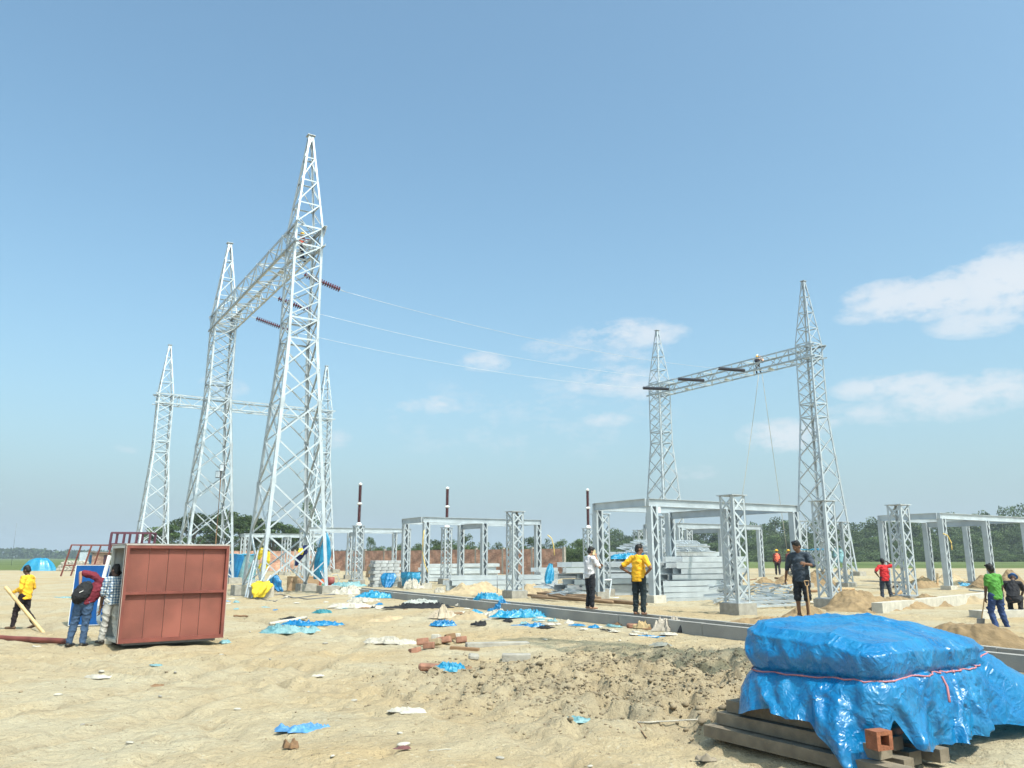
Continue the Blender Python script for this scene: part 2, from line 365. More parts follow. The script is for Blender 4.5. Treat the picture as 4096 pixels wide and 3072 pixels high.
def ground():
    xs = axis([(-3000,-600,200),(-600,-150,50),(-150,-50,8),(-50,-20,1.2),(-20,-8,.25),(-8,8,.07),(8,14,.15),(14,30,.5),(30,60,2),(60,200,12),(200,800,60),(800,3000,220)])
    ys = axis([(-60,-10,6),(-10,4,1),(4,18,.07),(18,26,.12),(26,45,.35),(45,80,1.2),(80,160,4),(160,500,30),(500,1200,100),(1200,4200,400)])
    X, Y = np.meshgrid(xs, ys); Z = height(X, Y)
    nx, ny = len(xs), len(ys); v = np.stack([X.ravel(), Y.ravel(), Z.ravel()], 1)
    i = np.arange(nx-1)[None, :]+np.arange(ny-1)[:, None]*nx; f = np.stack([i, i+1, i+1+nx, i+nx], -1).reshape(-1, 4)
    me = bpy.data.meshes.new('ground'); me.vertices.add(len(v)); me.vertices.foreach_set('co', v.ravel())
    me.loops.add(f.size); me.loops.foreach_set('vertex_index', f.ravel().astype(np.int32)); me.polygons.add(len(f))
    me.polygons.foreach_set('loop_start', np.arange(0, f.size, 4, dtype=np.int32)); me.update(calc_edges=True)
    me.polygons.foreach_set('use_smooth', np.ones(len(f), bool))
    at = me.attributes.new('soil', 'FLOAT_COLOR', 'POINT')
    grass = sstep(112, 122, Y+4*(fbm(X*.1, Y*.1, 2, 4)-.5)); grass = np.where((X > 4) & (Y > 60), np.maximum(grass, sstep(104, 110, Y)), grass)
    ch = np.maximum(churn(X, Y), .75*rut(X, Y)*(Y < 60))
    c = np.stack([grass, ch, fbm(X*.35, Y*.35, 4, 8), np.ones_like(X)], -1).reshape(-1, 4)
    at.data.foreach_set('color', c.ravel().astype(np.float32))
    m = bpy.data.materials.new('sandy_ground'); m.use_nodes = True; nt = m.node_tree; N = nt.nodes.new; L = nt.links.new
    p = nt.nodes['Principled BSDF']; p.inputs['Roughness'].default_value = .95; p.inputs['Specular IOR Level'].default_value = .15
    a = N('ShaderNodeAttribute'); a.attribute_name = 'soil'; sp = N('ShaderNodeSeparateColor'); L(a.outputs['Color'], sp.inputs[0])
    tc = N('ShaderNodeTexCoord')
    def noise(sc, det=6, stretch=None, rough=.6):
        n = N('ShaderNodeTexNoise'); n.inputs['Scale'].default_value = sc; n.inputs['Detail'].default_value = det; n.inputs['Roughness'].default_value = rough
        if stretch:
            mp = N('ShaderNodeMapping'); mp.inputs['Scale'].default_value = stretch; mp.inputs['Rotation'].default_value = (0, 0, R(20)); L(tc.outputs['Object'], mp.inputs[0]); L(mp.outputs[0], n.inputs[0])
        else: L(tc.outputs['Object'], n.inputs[0])
        return n.outputs[0]
    def ramp(f, p0, c0, p1, c1):
        r = N('ShaderNodeValToRGB'); r.color_ramp.elements[0].position = p0; r.color_ramp.elements[1].position = p1
        r.color_ramp.elements[0].color = (*c0, 1); r.color_ramp.elements[1].color = (*c1, 1); L(f, r.inputs[0]); return r.outputs[0]
    def mix(f, a_, b_, mode='MIX'):
        q = N('ShaderNodeMixRGB'); q.blend_type = mode
        for i_, k in enumerate((f, a_, b_)):
            if isinstance(k, (int, float)): q.inputs[i_].default_value = k
            elif isinstance(k, tuple): q.inputs[i_].default_value = (*k, 1)
            else: L(k, q.inputs[i_])
        return q.outputs[0]
    base = ramp(noise(.28, 5), .38, (.41,.315,.185), .60, (.42,.365,.255))
    base = mix(ramp(noise(1.1, 8, (1,1.7,1), .65), .52, (0,0,0), .70, (.7,.7,.7)), base, (.30,.235,.145))
    base = mix(ramp(noise(7, 7, (1,1.5,1), .7), .56, (0,0,0), .70, (.6,.6,.6)), base, (.22,.17,.105))
    base = mix(ramp(noise(14, 4), .60, (0,0,0), .72, (.55,.55,.55)), base, (.50,.47,.38))
    base = mix(ramp(noise(42, 3), .60, (0,0,0), .70, (.8,.8,.8)), base, (.20,.155,.10))
    base = mix(ramp(noise(3.1, 9, None, .75), .57, (0,0,0), .66, (.55,.55,.55)), base, (.31,.245,.155))
    chm = N('ShaderNodeMath'); chm.operation = 'MULTIPLY'; chm.inputs[1].default_value = .75; L(sp.outputs[1], chm.inputs[0])
    base = mix(chm.outputs[0], base, ramp(noise(2.4, 6), .35, (.27,.21,.13), .65, (.37,.305,.205)))
    green = ramp(noise(.05, 5, (1,.3,1)), .35, (.075,.11,.03), .65, (.13,.16,.055))
    base = mix(sp.outputs[0], base, green)
    L(base, p.inputs['Base Color'])
    b1 = N('ShaderNodeBump'); b1.inputs['Distance'].default_value = .07; L(noise(9, 7), b1.inputs['Height'])
    b2 = N('ShaderNodeBump'); b2.inputs['Distance'].default_value = .012; L(noise(55, 3), b2.inputs['Height']); L(b1.outputs[0], b2.inputs['Normal'])
    L(b2.outputs[0], p.inputs['Normal']); me.materials.append(m)
    o = bpy.data.objects.new('ground', me); COL.objects.link(o); tag(o, kind='structure')
ground()
# ------------------------------------------------------------------ cable trench
def trench(name, P, D, Nn, Ln, label, h=.25, inner=True, M_=None):
    t = thing(name, label, 'cable trench', P)
    q = M_ or KERBM
    Rm = Matrix((D, Nn, Vector((0,0,1)))).transposed()
    Lx = Ln; segs = max(1, int(Lx/3.0))
    for off, nm in ((.075, 'near_wall'), (.8, 'far_wall')):
        if off > .5 and not inner: continue
        m = MB()
        for i in range(segs):
            a0 = i*Lx/segs; a1 = (i+1)*Lx/segs-.012
            m.box(D*((a0+a1)/2)+Nn*(off+(i % 3)*.004)+Vector((0,0,(h-.4)/2+(i % 2)*.006)), (a1-a0, .15, h+.4), Rm)
        m.build(nm, q, t)
    return t
T0 = TR_P-TR_D*25.5; T0.z = .17
trench('cable_trench', T0, TR_D, TR_N, 45, 'long grey concrete cable trench crossing the site behind the debris')
# ------------------------------------------------------------------ lattice towers
ZS_LOW = [.5, 3.0, 5.45, 7.6, 9.5, 11.15, 12.8]
ZS_UP = [12.8, 13.9, 14.9, 15.9, 16.9, 17.9, 18.95]
ZS_PK = [18.95, 20.3, 21.7, 23.1, 24.45]
def hw(z):
    if z <= 12.8: return 1.62+(.80-1.62)*(z-.5)/12.3
    if z <= 18.95: return .80-.04*(z-12.8)/6.15
    return .76+(.13-.76)*(z-18.95)/5.5
def tower(label, loc, rz=AX, group='lattice gantry towers'):
    t = thing('lattice_tower', label, 'lattice tower', loc, rz, group)
    zs = ZS_LOW+ZS_UP[1:]+ZS_PK[1:]
    key = [.5, 12.8, 18.95, 24.45]
    for sx, sy in ((-1,-1),(1,-1),(1,1),(-1,1)):
        m = MB()
        for z0, z1 in zip(key[:-1], key[1:]):
            w = .165 if z1 < 13 else (.13 if z1 < 19 else .10)
            m.angle((sx*hw(z0), sy*hw(z0), z0), (sx*hw(z1), sy*hw(z1), z1), (-sx,0,0), (0,-sy,0), w, .018)
        for zj in (5.2, 9.2):                                  # splice plates
            m.box((sx*(hw(zj)+.008), sy*(hw(zj)-.09), zj), (.014, .16, .7)); m.box((sx*(hw(zj)-.09), sy*(hw(zj)+.008), zj), (.16, .014, .7))
        if sx == sy:
            for k in range(40):
                z = 2.2+k*.45; m.cyl((sx*hw(z), sy*hw(z)-.02*sy, z), (sx*(hw(z)+.16), sy*hw(z)-.02*sy, z), .011, n=5)
        m.build('leg', STEEL, t)
        f = MB(); f.box((sx*1.62, sy*1.62, .2), (.85, .85, .62)); f.build('footing', CONC, t)
    faces = [((-1,-1),(1,-1),(0,-1,0)), ((1,-1),(1,1),(1,0,0)), ((1,1),(-1,1),(0,1,0)), ((-1,1),(-1,-1),(-1,0,0))]
    for a, b, n in faces:
        m = MB(); n = Vector(n)
        def P(c, z, off=0): return Vector((c[0]*hw(z), c[1]*hw(z), z))-n*(.02+off)
        for i, (z0, z1) in enumerate(zip(zs[:-1], zs[1:])):
            w = .08 if z1 < 13 else .06
            pk = z0 >= 18.9
            for (p, q, off) in ((P(a, z0), P(b, z1), 0), (P(b, z0, .025), P(a, z1, .025), .025)):
                if pk and off and z0 < 24: continue
                d = (q-p).normalized(); s_ = n.cross(d)
                m.angle(p, q, s_, -n, w, .012)
            if z0 < 13 and (z1-z0) > 1.5:                      # redundant bracing
                zm = (z0+z1)/2
                m.bar(P(a, zm, .03), P(a, z0, .03).lerp(P(b, z1, .03), .25), .05, .012, n)
                m.bar(P(b, zm, .03), P(b, z0, .03).lerp(P(a, z1, .03), .25), .05, .012, n)
        for z in (12.8, 13.9, 17.9, 18.95, 20.3, 21.7, 23.1, 24.35):
            m.angle(P(a, z, .012), P(b, z, .012), (0,0,-1), -n, .09 if z < 20 else .07, .012)
        for z in zs[1:6]:                                      # gusset plates
            for c in (a, b): m.box(P(c, z, -.004)-Vector((c[0]*.1*abs(n.y), c[1]*.1*abs(n.x), 0)), (.22 if n.y else .012, .22 if n.x else .012, .3))
        m.build('bracing', STEEL, t)
    for z in (13.9, 17.9, 18.95):
        m = MB(); h_ = hw(z)-.05; m.bar((-h_,-h_,z-.06), (h_,h_,z-.06), .06, .02); m.bar((-h_,h_,z-.075), (h_,-h_,z-.075), .06, .02)
        m.build('diaphragm', STEEL, t)
    m = MB(); m.box((0,0,24.47), (.42,.42,.04)); m.box((0,0,24.35), (.28,.28,.18)); m.build('cap_plate', STEEL_W, t)
    return t
TW = [(-11.07,40.04,'tallest looking galvanised lattice tower nearest the camera, beside the wooden crate'),
      (-20.82,55.39,'second lattice tower from the left, joined by a beam to the nearest tower'),
      (-37.32,84.28,'leftmost lattice tower, far behind the red cabinet'),
      (-22.46,94.11,'distant lattice tower showing just right of the nearest tower'),
      (14.98,79.45,'lattice tower at the left end of the right-hand gantry beam'),
      (24.71,64.37,'rightmost lattice tower, carrying the right end of the gantry beam')]
t1 = tower(TW[0][2], (TW[0][0], TW[0][1], .0), R(32.4))
towers = [t1]+[copy_tree(t1, l, (x, y, 0), R(32.8)) for x, y, l in TW[1:]]
for q in towers[4:]: q.location.z = .25
# one more tower of the same kind stands just right of the frame and throws the shadow over the churned soil
copy_tree(t1, 'lattice tower beyond the right edge whose shadow falls on the churned soil', (8.9+1.3, 8.0-1.0, 0), R(33))
def gantry(label, A, B):
    A = Vector((A[0], A[1], 0)); B = Vector((B[0], B[1], 0)); d = (B-A); L_ = d.length; rz = math.atan2(d.y, d.x)
    t = thing('gantry_beam', label, 'gantry beam', (A.x, A.y, 0), rz, 'lattice gantry beams')
    x0, x1 = -1.1, L_+1.1; zb, zt = 17.86, 18.98; w = .80
    for y in (-w, w):
        for z in (zb, zt):
            MB().angle((x0, y, z), (x1, y, z), (0, -1 if y > 0 else 1, 0), (0, 0, -1 if z > 18.4 else 1), .13, .016).build('chord', STEEL, t)
    n = 16; xs = [x0+(x1-x0)*i/n for i in range(n+1)]
    for nm, pa, pb, nn in (('side_bracing', (-w, zb), (-w, zt), (0,1,0)), ('side_bracing', (w, zb), (w, zt), (0,1,0)),
                       ('top_bracing', (-w, zt), (w, zt), (0,0,1)), ('bottom_bracing', (-w, zb), (w, zb), (0,0,1))):
        m = MB()
        for i in range(n):
            p, q = (pa, pb) if i % 2 else (pb, pa)
            m.bar((xs[i], *p), (xs[i+1], *q), .06, .05, nn)
            if i % 4 == 2: m.bar((xs[i], *pa), (xs[i], *pb), .08, .06, nn)
        m.build(nm, STEEL, t)
    m = MB()
    for i in (4, 8, 12): m.box((xs[i], 0, zb-.03), (.5, .35, .03)); m.box((xs[i]+.3, -w*.6, zb-.05), (.3, .3, .03))
    m.build('gusset_plate', STEEL, t)
    return t
gantry('lattice beam bridging the two big towers on the left, workers at its near end', TW[0], TW[1])
gantry('far lattice beam between the leftmost tower and the tower behind', TW[2], TW[3])
gantry('lattice beam on the right with a worker sitting on top', TW[4], TW[5])
# insulator strings and conductors
def string(label, A, B, n=16, m_=PORC, r=.17, name='insulator_string', cat='insulator', group=None):
    A = Vector(A); B = Vector(B); t = thing(name, label, cat, A, 0, group); d = (B-A); L_ = d.length; d.normalize()
    Q = d.to_track_quat('Z', 'Y').to_matrix()
    l0 = .35 if name == 'insulator_string' else 0
    MB().bar((0,0,0), d*l0, .04, .03).bar(d*(L_-.3), d*L_, .05, .03).build('link', STEEL, t)
    prof = []; pitch = (L_-l0-.3)/n
    for i in range(n):
        z = l0+i*pitch; prof += [(.04, z), (.045, z+pitch*.35), (r, z+pitch*.5), (r, z+pitch*.58), (.05, z+pitch*.72), (.04, z+pitch*.98)]
    MB().lathe(prof, 12, (0,0,0), Q).build('disc_stack', m_, t, True)
    return t
def wire(label, pts, r, m_, cat='conductor', name='conductor', group=None):
    o = MB().tube([Vector(p)-Vector(pts[0]) for p in pts], r, 5).build(name, m_, None, True, loc=pts[0]); tag(o, label, cat, group); return o
A0 = Vector((TW[0][0], TW[0][1], 0)); A1 = Vector((TW[1][0], TW[1][1], 0)); B0 = Vector((TW[5][0], TW[5][1], 0)); B1 = Vector((TW[4][0], TW[4][1], 0))
for k, (ta, tb, w1, w2) in enumerate([(.19,.33,'topmost','closest to the seated worker'), (.47,.60,'middle','at the centre'), (.75,.86,'lowest','nearest the left tower')]):
    a = A0.lerp(A1, ta); b = B0.lerp(B1, tb); dr = (b-a).normalized()
    pa = a+E1*.8+Vector((0,0,17.8)); pb = b-E1*.8+Vector((0,0,18.0))
    ea = pa+dr*2.9+Vector((0,0,-.55)); eb = pb-dr*4.2+Vector((0,0,-.40))
    string('%s maroon disc insulator string on the left gantry beam' % w1, pa, ea, group='disc insulator strings')
    string('dark insulator string on the right gantry beam %s' % w2, pb, eb, 26, GLASSD, .15, group='disc insulator strings')
    pts = []
    for i in range(25):
        s_ = i/24; p = ea.lerp(eb, s_); p.z -= 1.25*4*s_*(1-s_)*.5; pts.append(p)
    wire('%s aluminium conductor strung between the two gantry beams' % w1, pts, .011, WIREM, group='strung conductors')
# ropes hanging from the right beam
pb = B0.lerp(B1, .30)
for (u0, v0, u1, v1, lab) in ((3035,1495,2965,2010,'thin rope hanging from the right gantry beam, left strand'), (3048,1495,3148,2200,'thin rope from the right gantry beam down to a worker in a vest')):
    Y0 = pb.y; p0 = at_y(u0, v0, Y0); p1 = at_y(u1, v1, Y0-2)
    wire(lab, [p0.lerp(p1, i/8)+Vector((0,0,-.25*math.sin(math.pi*i/8))) for i in range(9)], .022, ROPEG, 'rope', 'rope')
p0 = at_y(3148, 2200, 62); 
# ------------------------------------------------------------------ lattice pillars
def lattice_pillar(label, p, rz=AX, group='square lattice equipment pillars', W_=.29):
    t = thing('lattice_pillar', label, 'lattice pillar', (p[0], p[1], 0), rz, group)
    MB().box((0,0,.1), (.82,.82,.62)).build('footing', CONC, t)
    m = MB(); m.box((0,0,.425), (.72,.72,.03)); m.build('base_plate', STEEL_W, t)
    for sx in (-1,1):
        for sy in (-1,1): MB().angle((sx*W_,sy*W_,.44), (sx*W_,sy*W_,3.82), (-sx,0,0), (0,-sy,0), .085, .012).build('corner_angle', STEEL, t)
    zs = [.5+i*.47 for i in range(8)]
    for ax, sg in ((0,-1),(0,1),(1,-1),(1,1)):
        m = MB()
        for i in range(7):
            for fl in (0, 1):
                s0 = 1 if (i+fl) % 2 else -1; off = W_-.01-.014*fl
                if ax == 0: p0 = (s0*(W_-.04), sg*off, zs[i]); p1 = (-s0*(W_-.04), sg*off, zs[i+1]); n = (0,sg,0)
                else: p0 = (sg*off, s0*(W_-.04), zs[i]); p1 = (sg*off, -s0*(W_-.04), zs[i+1]); n = (sg,0,0)
                if fl and i % 2: continue
                m.bar(p0, p1, .06, .012, n)
        m.build('lacing', STEEL, t)
    m = MB(); m.box((0,0,3.84), (.70,.70,.03)); m.build('cap_plate', STEEL_W, t)
    return t
PIL = [((7.27,26.61),'nearest square lattice pillar, in front of the steel stacks'), ((11.28,29.25),'square lattice pillar behind the man with the shovel'),
       ((15.08,31.52),'square lattice pillar beside the man in red shirt'), ((19.19,47.23),'distant lattice pillar seen right beside the shovel man pillar'),
       ((.13,36.25),'lattice pillar alone in the centre, behind the low sand heap'), ((-10.01,52.94),'lattice pillar under the left maroon arrester'),
       ((-4.51,56.09),'lattice pillar under the middle maroon arrester'), ((5.41,57.56),'lattice pillar under the right, mostly hidden arrester'),
       ((4.19,38.16),'lattice pillar behind the man on the phone'), ((7.51,40.77),'lattice pillar seen through the large portal frame'),
       ((16.25,45.91),'narrow looking lattice pillar at the right end of the large portal frame'), ((9.6,61.5),'small far lattice pillar seen through the large portal frame'), ((12.6,58.5),'small far pillar under the short rear portal frame')]
pl0 = lattice_pillar(PIL[0][1], PIL[0][0])
for p, l in PIL[1:]: copy_tree(pl0, l, (p[0], p[1], 0))
# surge arresters
def arrester(label, p, first=[]):
    if first: return copy_tree(first[0], label, (p[0], p[1], 3.86))
    t = thing('surge_arrester', label, 'surge arrester', (p[0], p[1], 3.86), 0, 'maroon surge arresters')
    MB().lathe([(.02,0),(.19,.0),(.19,.06),(.15,.15),(.08,.22)], 16).build('base_fitting', WHITE, t, True)
    for z0 in (.22, 1.50):
        pr = []
        for i in range(20): z = z0+i*.056; pr += [(.075,z),(.125,z+.02),(.125,z+.028),(.075,z+.045)]
        MB().lathe(pr, 16).build('porcelain', PORC, t, True)
    MB().lathe([(.08,1.34),(.17,1.37),(.17,1.44),(.09,1.50)], 16).build('middle_flange', WHITE, t, True)
    MB().lathe([(.08,2.62),(.13,2.64),(.11,2.74),(.03,2.80)], 14).build('top_terminal', WHITE, t, True)
    first.append(t); return t
arrester('left of the three maroon surge arresters, right of the nearest tower', PIL[5][0])
arrester('middle maroon surge arrester, above the centre portal frame', PIL[6][0])
arrester('right surge arrester poking up at the corner of the large portal frame', PIL[7][0])
# ------------------------------------------------------------------ portal frames
def portal(label, P, L_=8.8, W_=3.5, h=4.1, rz=AX):
    t = thing('portal_frame', label, 'portal frame', (P[0], P[1], 0), rz, 'steel portal frames')
    def ibeam(nm, a, b, up=.29, fw=.16):
        a = Vector(a); b = Vector(b); d = (b-a).normalized(); s_ = d.cross(Vector((0,0,1)))
        m = MB(); m.bar(a, b, .014, up); m.bar(a+Vector((0,0,up/2)), b+Vector((0,0,up/2)), fw, .02); m.bar(a-Vector((0,0,up/2)), b-Vector((0,0,up/2)), fw, .02)
        for p in (a, b): m.box(p, (abs(d.x)*.012+abs(s_.x)*fw, abs(d.y)*.012+abs(s_.y)*fw, up))
        m.build(nm, STEEL, t)
    cx = [.22, L_/2, L_-.22]
    for y in (0, W_): ibeam('long_beam', (0, y, h-.13), (L_, y, h-.13))
    for i, x in enumerate(cx): ibeam('cross_beam', (x if i != 0 else .0, .08, h-.13-(.27 if i == 1 else .0)), (x if i != 0 else .0, W_-.08, h-.13-(.27 if i == 1 else .0)))
    for x in cx:
        for y in (.0, W_):
            top = h-.27
            m = MB()
            for sx in (-1, 1):
                m.box((x+sx*.18, y, (.4+top)/2), (.012, .28, top-.4))
                for sy in (-1, 1): m.box((x+sx*.135, y+sy*.134, (.4+top)/2), (.085, .012, top-.4))
            m.build('column', STEEL, t)
            m = MB(); n = 7
            for sy in (-1, 1):
                for i in range(n):
                    z0 = .5+(top-.55)*i/n; z1 = .5+(top-.55)*(i+1)/n; s0 = 1 if i % 2 else -1
                    m.bar((x-s0*.14, y+sy*.148, z0), (x+s0*.14, y+sy*.148, z1), .055, .01, (0,sy,0))
            m.build('lacing', STEEL, t)
            MB().box((x, y, .12), (.62, .55, .58)).build('footing', CONC_W if y == 0 and x < 1 else CONC, t)
    return t
for lab, c in (('large near portal frame whose corner post stands behind the man in yellow T-shirt', ((5.37,31.9),8.6,3.6,30.5)),
               ('centre portal frame left of the lone lattice pillar', ((-5.14,46.74),8.0,3.1,30)),
               ('portal frame at the right edge in front of the dense trees', ((22.39,42.43),9.2,3.4,33)),
               ('portal frame behind the nearest lattice tower with a long bright beam', ((-15.77,63.1),8.3,3.6,26)),
               ('farthest left portal frame in front of the spreading trees', ((-26.04,79.29),8.5,3.0,26)),
               ('small far portal frame seen through the large near portal', ((11.21,55.12),8.5,3.3,33))):
    portal(lab, c[0], c[1], c[2], 4.1, R(c[3]))
# ------------------------------------------------------------------ people
SKINM = {k: mat('skin_'+k, c, .55, 0, .06, 10) for k, c in dict(brown=(.17,.085,.05), tan=(.33,.18,.11), dark=(.085,.045,.03)).items()}
HAIRM = mat('black_hair', (.008,.007,.007), .6)
def rcone(mb, p0, p1, r0, r1, n=14, sx=1.0, flat=False):
    """closed tapered limb with rounded ends; sx widens the section sideways"""
    p0 = Vector(p0); p1 = Vector(p1); d = p1-p0; L_ = d.length
    if L_ < 1e-5: mb.ball(p0, r0); return
    d /= L_; x = Vector((1,0,0))-d*d.x
    if x.length < .2: x = Vector((0,1,0))-d*d.y
    x.normalize(); y = d.cross(x); vs = []; rings = []
    if flat: rings.append((p0, r0*.96)); rings.append((p0+d*.02, r0))
    else:
      for a in (-80,-50,-20): rings.append((p0+d*r0*math.sin(R(a)), r0*math.cos(R(a))))
    rings.append((p0.lerp(p1, .33), r0*.67+r1*.33)); rings.append((p0.lerp(p1, .67), r0*.33+r1*.67))
    for a in (20,50,80): rings.append((p1+d*r1*math.sin(R(a)), r1*math.cos(R(a))))
    for c, r in rings:
        for k in range(n):
            a = 2*math.pi*k/n; vs.append(c+x*math.cos(a)*r*sx+y*math.sin(a)*r)
    m = len(rings)
    mb.add(vs, [(i*n+k, i*n+(k+1) % n, (i+1)*n+(k+1) % n, (i+1)*n+k) for i in range(m-1) for k in range(n)]+[tuple(range(n-1,-1,-1)), tuple(range((m-1)*n, m*n))])
def fuse(mb, name, voxel, material, parent, smooth_it=2, wrinkle=None):
    """weld overlapping closed pieces into one continuous skin"""
    me = mb.mesh(name); o = bpy.data.objects.new(name, me); COL.objects.link(o)
    rm = o.modifiers.new('weld', 'REMESH'); rm.mode = 'VOXEL'; rm.voxel_size = voxel; rm.use_smooth_shade = True
    if smooth_it:
        sm = o.modifiers.new('soft', 'SMOOTH'); sm.iterations = smooth_it; sm.factor = .5
    dg = bpy.context.evaluated_depsgraph_get(); me2 = bpy.data.meshes.new_from_object(o.evaluated_get(dg))
    bpy.data.objects.remove(o); bpy.data.meshes.remove(me)
    if name in ('shirt', 'trousers', 'safety_vest', 'main_bag'):
        n_ = len(me2.vertices); co = np.empty(n_*3); no = np.empty(n_*3); me2.vertices.foreach_get('co', co); me2.vertices.foreach_get('normal', no); co = co.reshape(-1,3); no = no.reshape(-1,3); sd = random.randrange(99)
        h_ = 1-2*np.abs(fbm(co[:,0]*7+co[:,2]*5+sd, co[:,2]*9-co[:,1]*7, 3, sd)-.5); co = co+no*((h_**5)*.020-.006)[:, None]; me2.vertices.foreach_set('co', co.ravel()); me2.update()
    me2.name = name; me2.materials.clear(); me2.materials.append(material)
    q = bpy.data.objects.new(name, me2); COL.objects.link(q); q.parent = parent; return q
STAND = dict(pel=(0,0,.93), che=(0,0,1.24), nec=(0,-.005,1.43), hea=(0,.02,1.57), sL=(-.175,0,1.375), sR=(.175,0,1.375), eL=(-.22,-.03,1.10), eR=(.22,-.03,1.10),
             wL=(-.225,.04,.86), wR=(.225,.04,.86), hL=(-.09,0,.90), hR=(.09,0,.90), kL=(-.10,.02,.49), kR=(.10,.02,.49), aL=(-.10,-.02,.09), aR=(.10,-.02,.09), face=(0,1,0))
def person(label, loc, rz, h=1.7, pose={}, skin='brown', top=None, sleeves='short', legs=None, shorts=False, shoes=None, helmet=None, vest=None, topmat=None, legmat=None, hair=True, hem=.80, curl=.5, grip=()):
    t = thing('person', label, 'person', loc, rz); s = h/1.7; t.scale = (s, s, s)
    J = {k: Vector(v) for k, v in {**STAND, **pose}.items()}
    b = MB(); up = (J['nec']-J['pel']).normalized()
    latS = (J['sR']-J['sL']).normalized(); latH = (J['hR']-J['hL']).normalized()
    rcone(b, J['pel'], J['che'], .115, .115, sx=1.25); rcone(b, J['che'], J['nec']-up*.04, .115, .075, sx=1.25)
    rcone(b, J['sL'], J['sR'], .055, .055); rcone(b, J['hL'], J['hR'], .085, .085)
    f = J['face'].normalized(); hd = (J['hea']-J['nec']).normalized()
    rcone(b, J['nec']-up*.05, J['hea']-hd*.02, .058, .055)
    sd = f.cross(hd).normalized(); f2 = hd.cross(sd).normalized(); HR = Matrix((sd, f2, hd)).transposed(); c = J['hea']
    b.ball(c+hd*.035, (.075, .095, .095), HR, 16, 12); b.ball(c-hd*.045+f2*.022, (.055, .068, .07), HR, 14, 10)     # skull and jaw
    b.ball(c-hd*.012+f2*.098, (.013, .02, .026), HR); b.ball(c+hd*.008+f2*.085, (.05, .018, .012), HR)               # nose, brow
    b.ball(c-hd*.055+f2*.088, (.024, .012, .009), HR)                                                              # mouth
    for q in (-1, 1): b.ball(c+sd*.077*q-f2*.005-hd*.005, (.012, .022, .032), HR)
    for S in 'LR':
        q = -1 if S == 'L' else 1
        rcone(b, J['s'+S], J['e'+S], .052, .040); rcone(b, J['e'+S], J['w'+S], .040, .026)
        rcone(b, J['h'+S], J['k'+S], .088, .056); rcone(b, J['k'+S], J['a'+S], .056, .036)
        ft = Vector((0,1,0)); ft.rotate(Matrix.Rotation(pose.get('ft', 0), 3, 'Z'))
        if 'ft'+S in pose: ft = Vector(pose['ft'+S]).normalized()
        rcone(b, J['a'+S]-Vector((0,0,.045))-ft*.04, J['a'+S]-Vector((0,0,.058))+ft*.17, .036, .026, sx=1.2)
        fd = (J['w'+S]-J['e'+S]).normalized(); w = J['w'+S]; pn = Vector((-q, .1, 0)); pn = (pn-fd*pn.dot(fd)).normalized()      # palm faces the body
        ac = fd.cross(pn).normalized()*(-q)
        hc = w+fd*.05; b.ball(hc, (.042, .05, .017), Matrix((ac, fd, pn)).transposed())
        k = curl if S not in grip else 1.25
        for i, ln in enumerate((.062, .072, .068, .052)):
            o0 = w+fd*.088+ac*(.030-.020*i); d1 = (fd*math.cos(k*.5)+pn*math.sin(k*.5)); d2 = (fd*math.cos(k*1.4)+pn*math.sin(k*1.4))
            m1 = o0+d1*ln*.55; rcone(b, o0, m1, .0095, .0088, 8); rcone(b, m1, m1+d2*ln*.5, .0088, .008, 8)
        th = w+fd*.03+ac*.038; d1 = (fd*.6+ac*.7+pn*.3).normalized(); rcone(b, th, th+d1*.035, .0115, .010, 8)
        rcone(b, th+d1*.035, th+d1*.035+(fd*.85+pn*.5).normalized()*.03, .010, .009, 8)
    fuse(b, 'body', .0085, SKINM[skin], t)
    m = MB()
    for q in (-1, 1): m.ball(c+sd*.032*q+hd*.004+f2*.089, (.012, .008, .006), HR, 8, 6)
    m.build('eyes', mat('eye_white', (.35,.33,.30), .3), t, True)
    if hair:
        m = MB(); m.ball(c+hd*.055-f2*.014, (.086, .100, .088), HR, 16, 12); m.ball(c-f2*.045+hd*.0, (.076, .066, .085), HR)
        for i in range(9): m.ball(c+hd*(.11+.02*random.random())+sd*random.uniform(-.06,.06)+f2*random.uniform(-.06,.06), .026)
        fuse(m, 'hair', .012, HAIRM, t, 1)
    if helmet:
        m = MB(); m.ball(c+hd*.075, (.10, .118, .088), HR, 16, 12); m.lathe([(.02,-.012),(.135,-.012),(.135,0),(.02,0)], 16, c+hd*.06, HR); m.build('hard_hat', helmet, t, True)
    if top or topmat:
        tm = topmat or mat('shirt_%.2f_%.2f_%.2f' % top, top, .85, 0, .16, 7, .012, 12)
        m = MB(); e = .022
        lo = J['pel'].lerp(J['che'], (hem-.93)/.31) if hem < .93 else J['pel']
        rcone(m, lo, J['che'], .122+e, .120+e, sx=1.22, flat=True); rcone(m, J['che'], J['nec']-up*.055, .120+e, .070+e, sx=1.25)
        rcone(m, J['sL'], J['sR'], .058+e*.7, .058+e*.7)
        for S in 'LR':
            rcone(m, J['s'+S], J['e'+S] if sleeves == 'long' else J['s'+S].lerp(J['e'+S], .72), .062+e*.6, .052+e*.6 if sleeves != 'long' else .044+e*.5)
            if sleeves == 'long': rcone(m, J['e'+S], J['w'+S].lerp(J['e'+S], .07), .044+e*.5, .034+e*.4)
            if sleeves == 'rolled': rcone(m, J['s'+S].lerp(J['e'+S], .7), J['e'+S].lerp(J['w'+S], .15), .052+e*.5, .046+e*.5)
        for i in range(14): m.ball(J['pel'].lerp(J['che'], random.random()*1.2)+latS*random.uniform(-.13,.13)+Vector((0,random.choice((-1,1))*.115,0)), (.05,.016,.03))
        fuse(m, 'shirt', .014, tm, t)
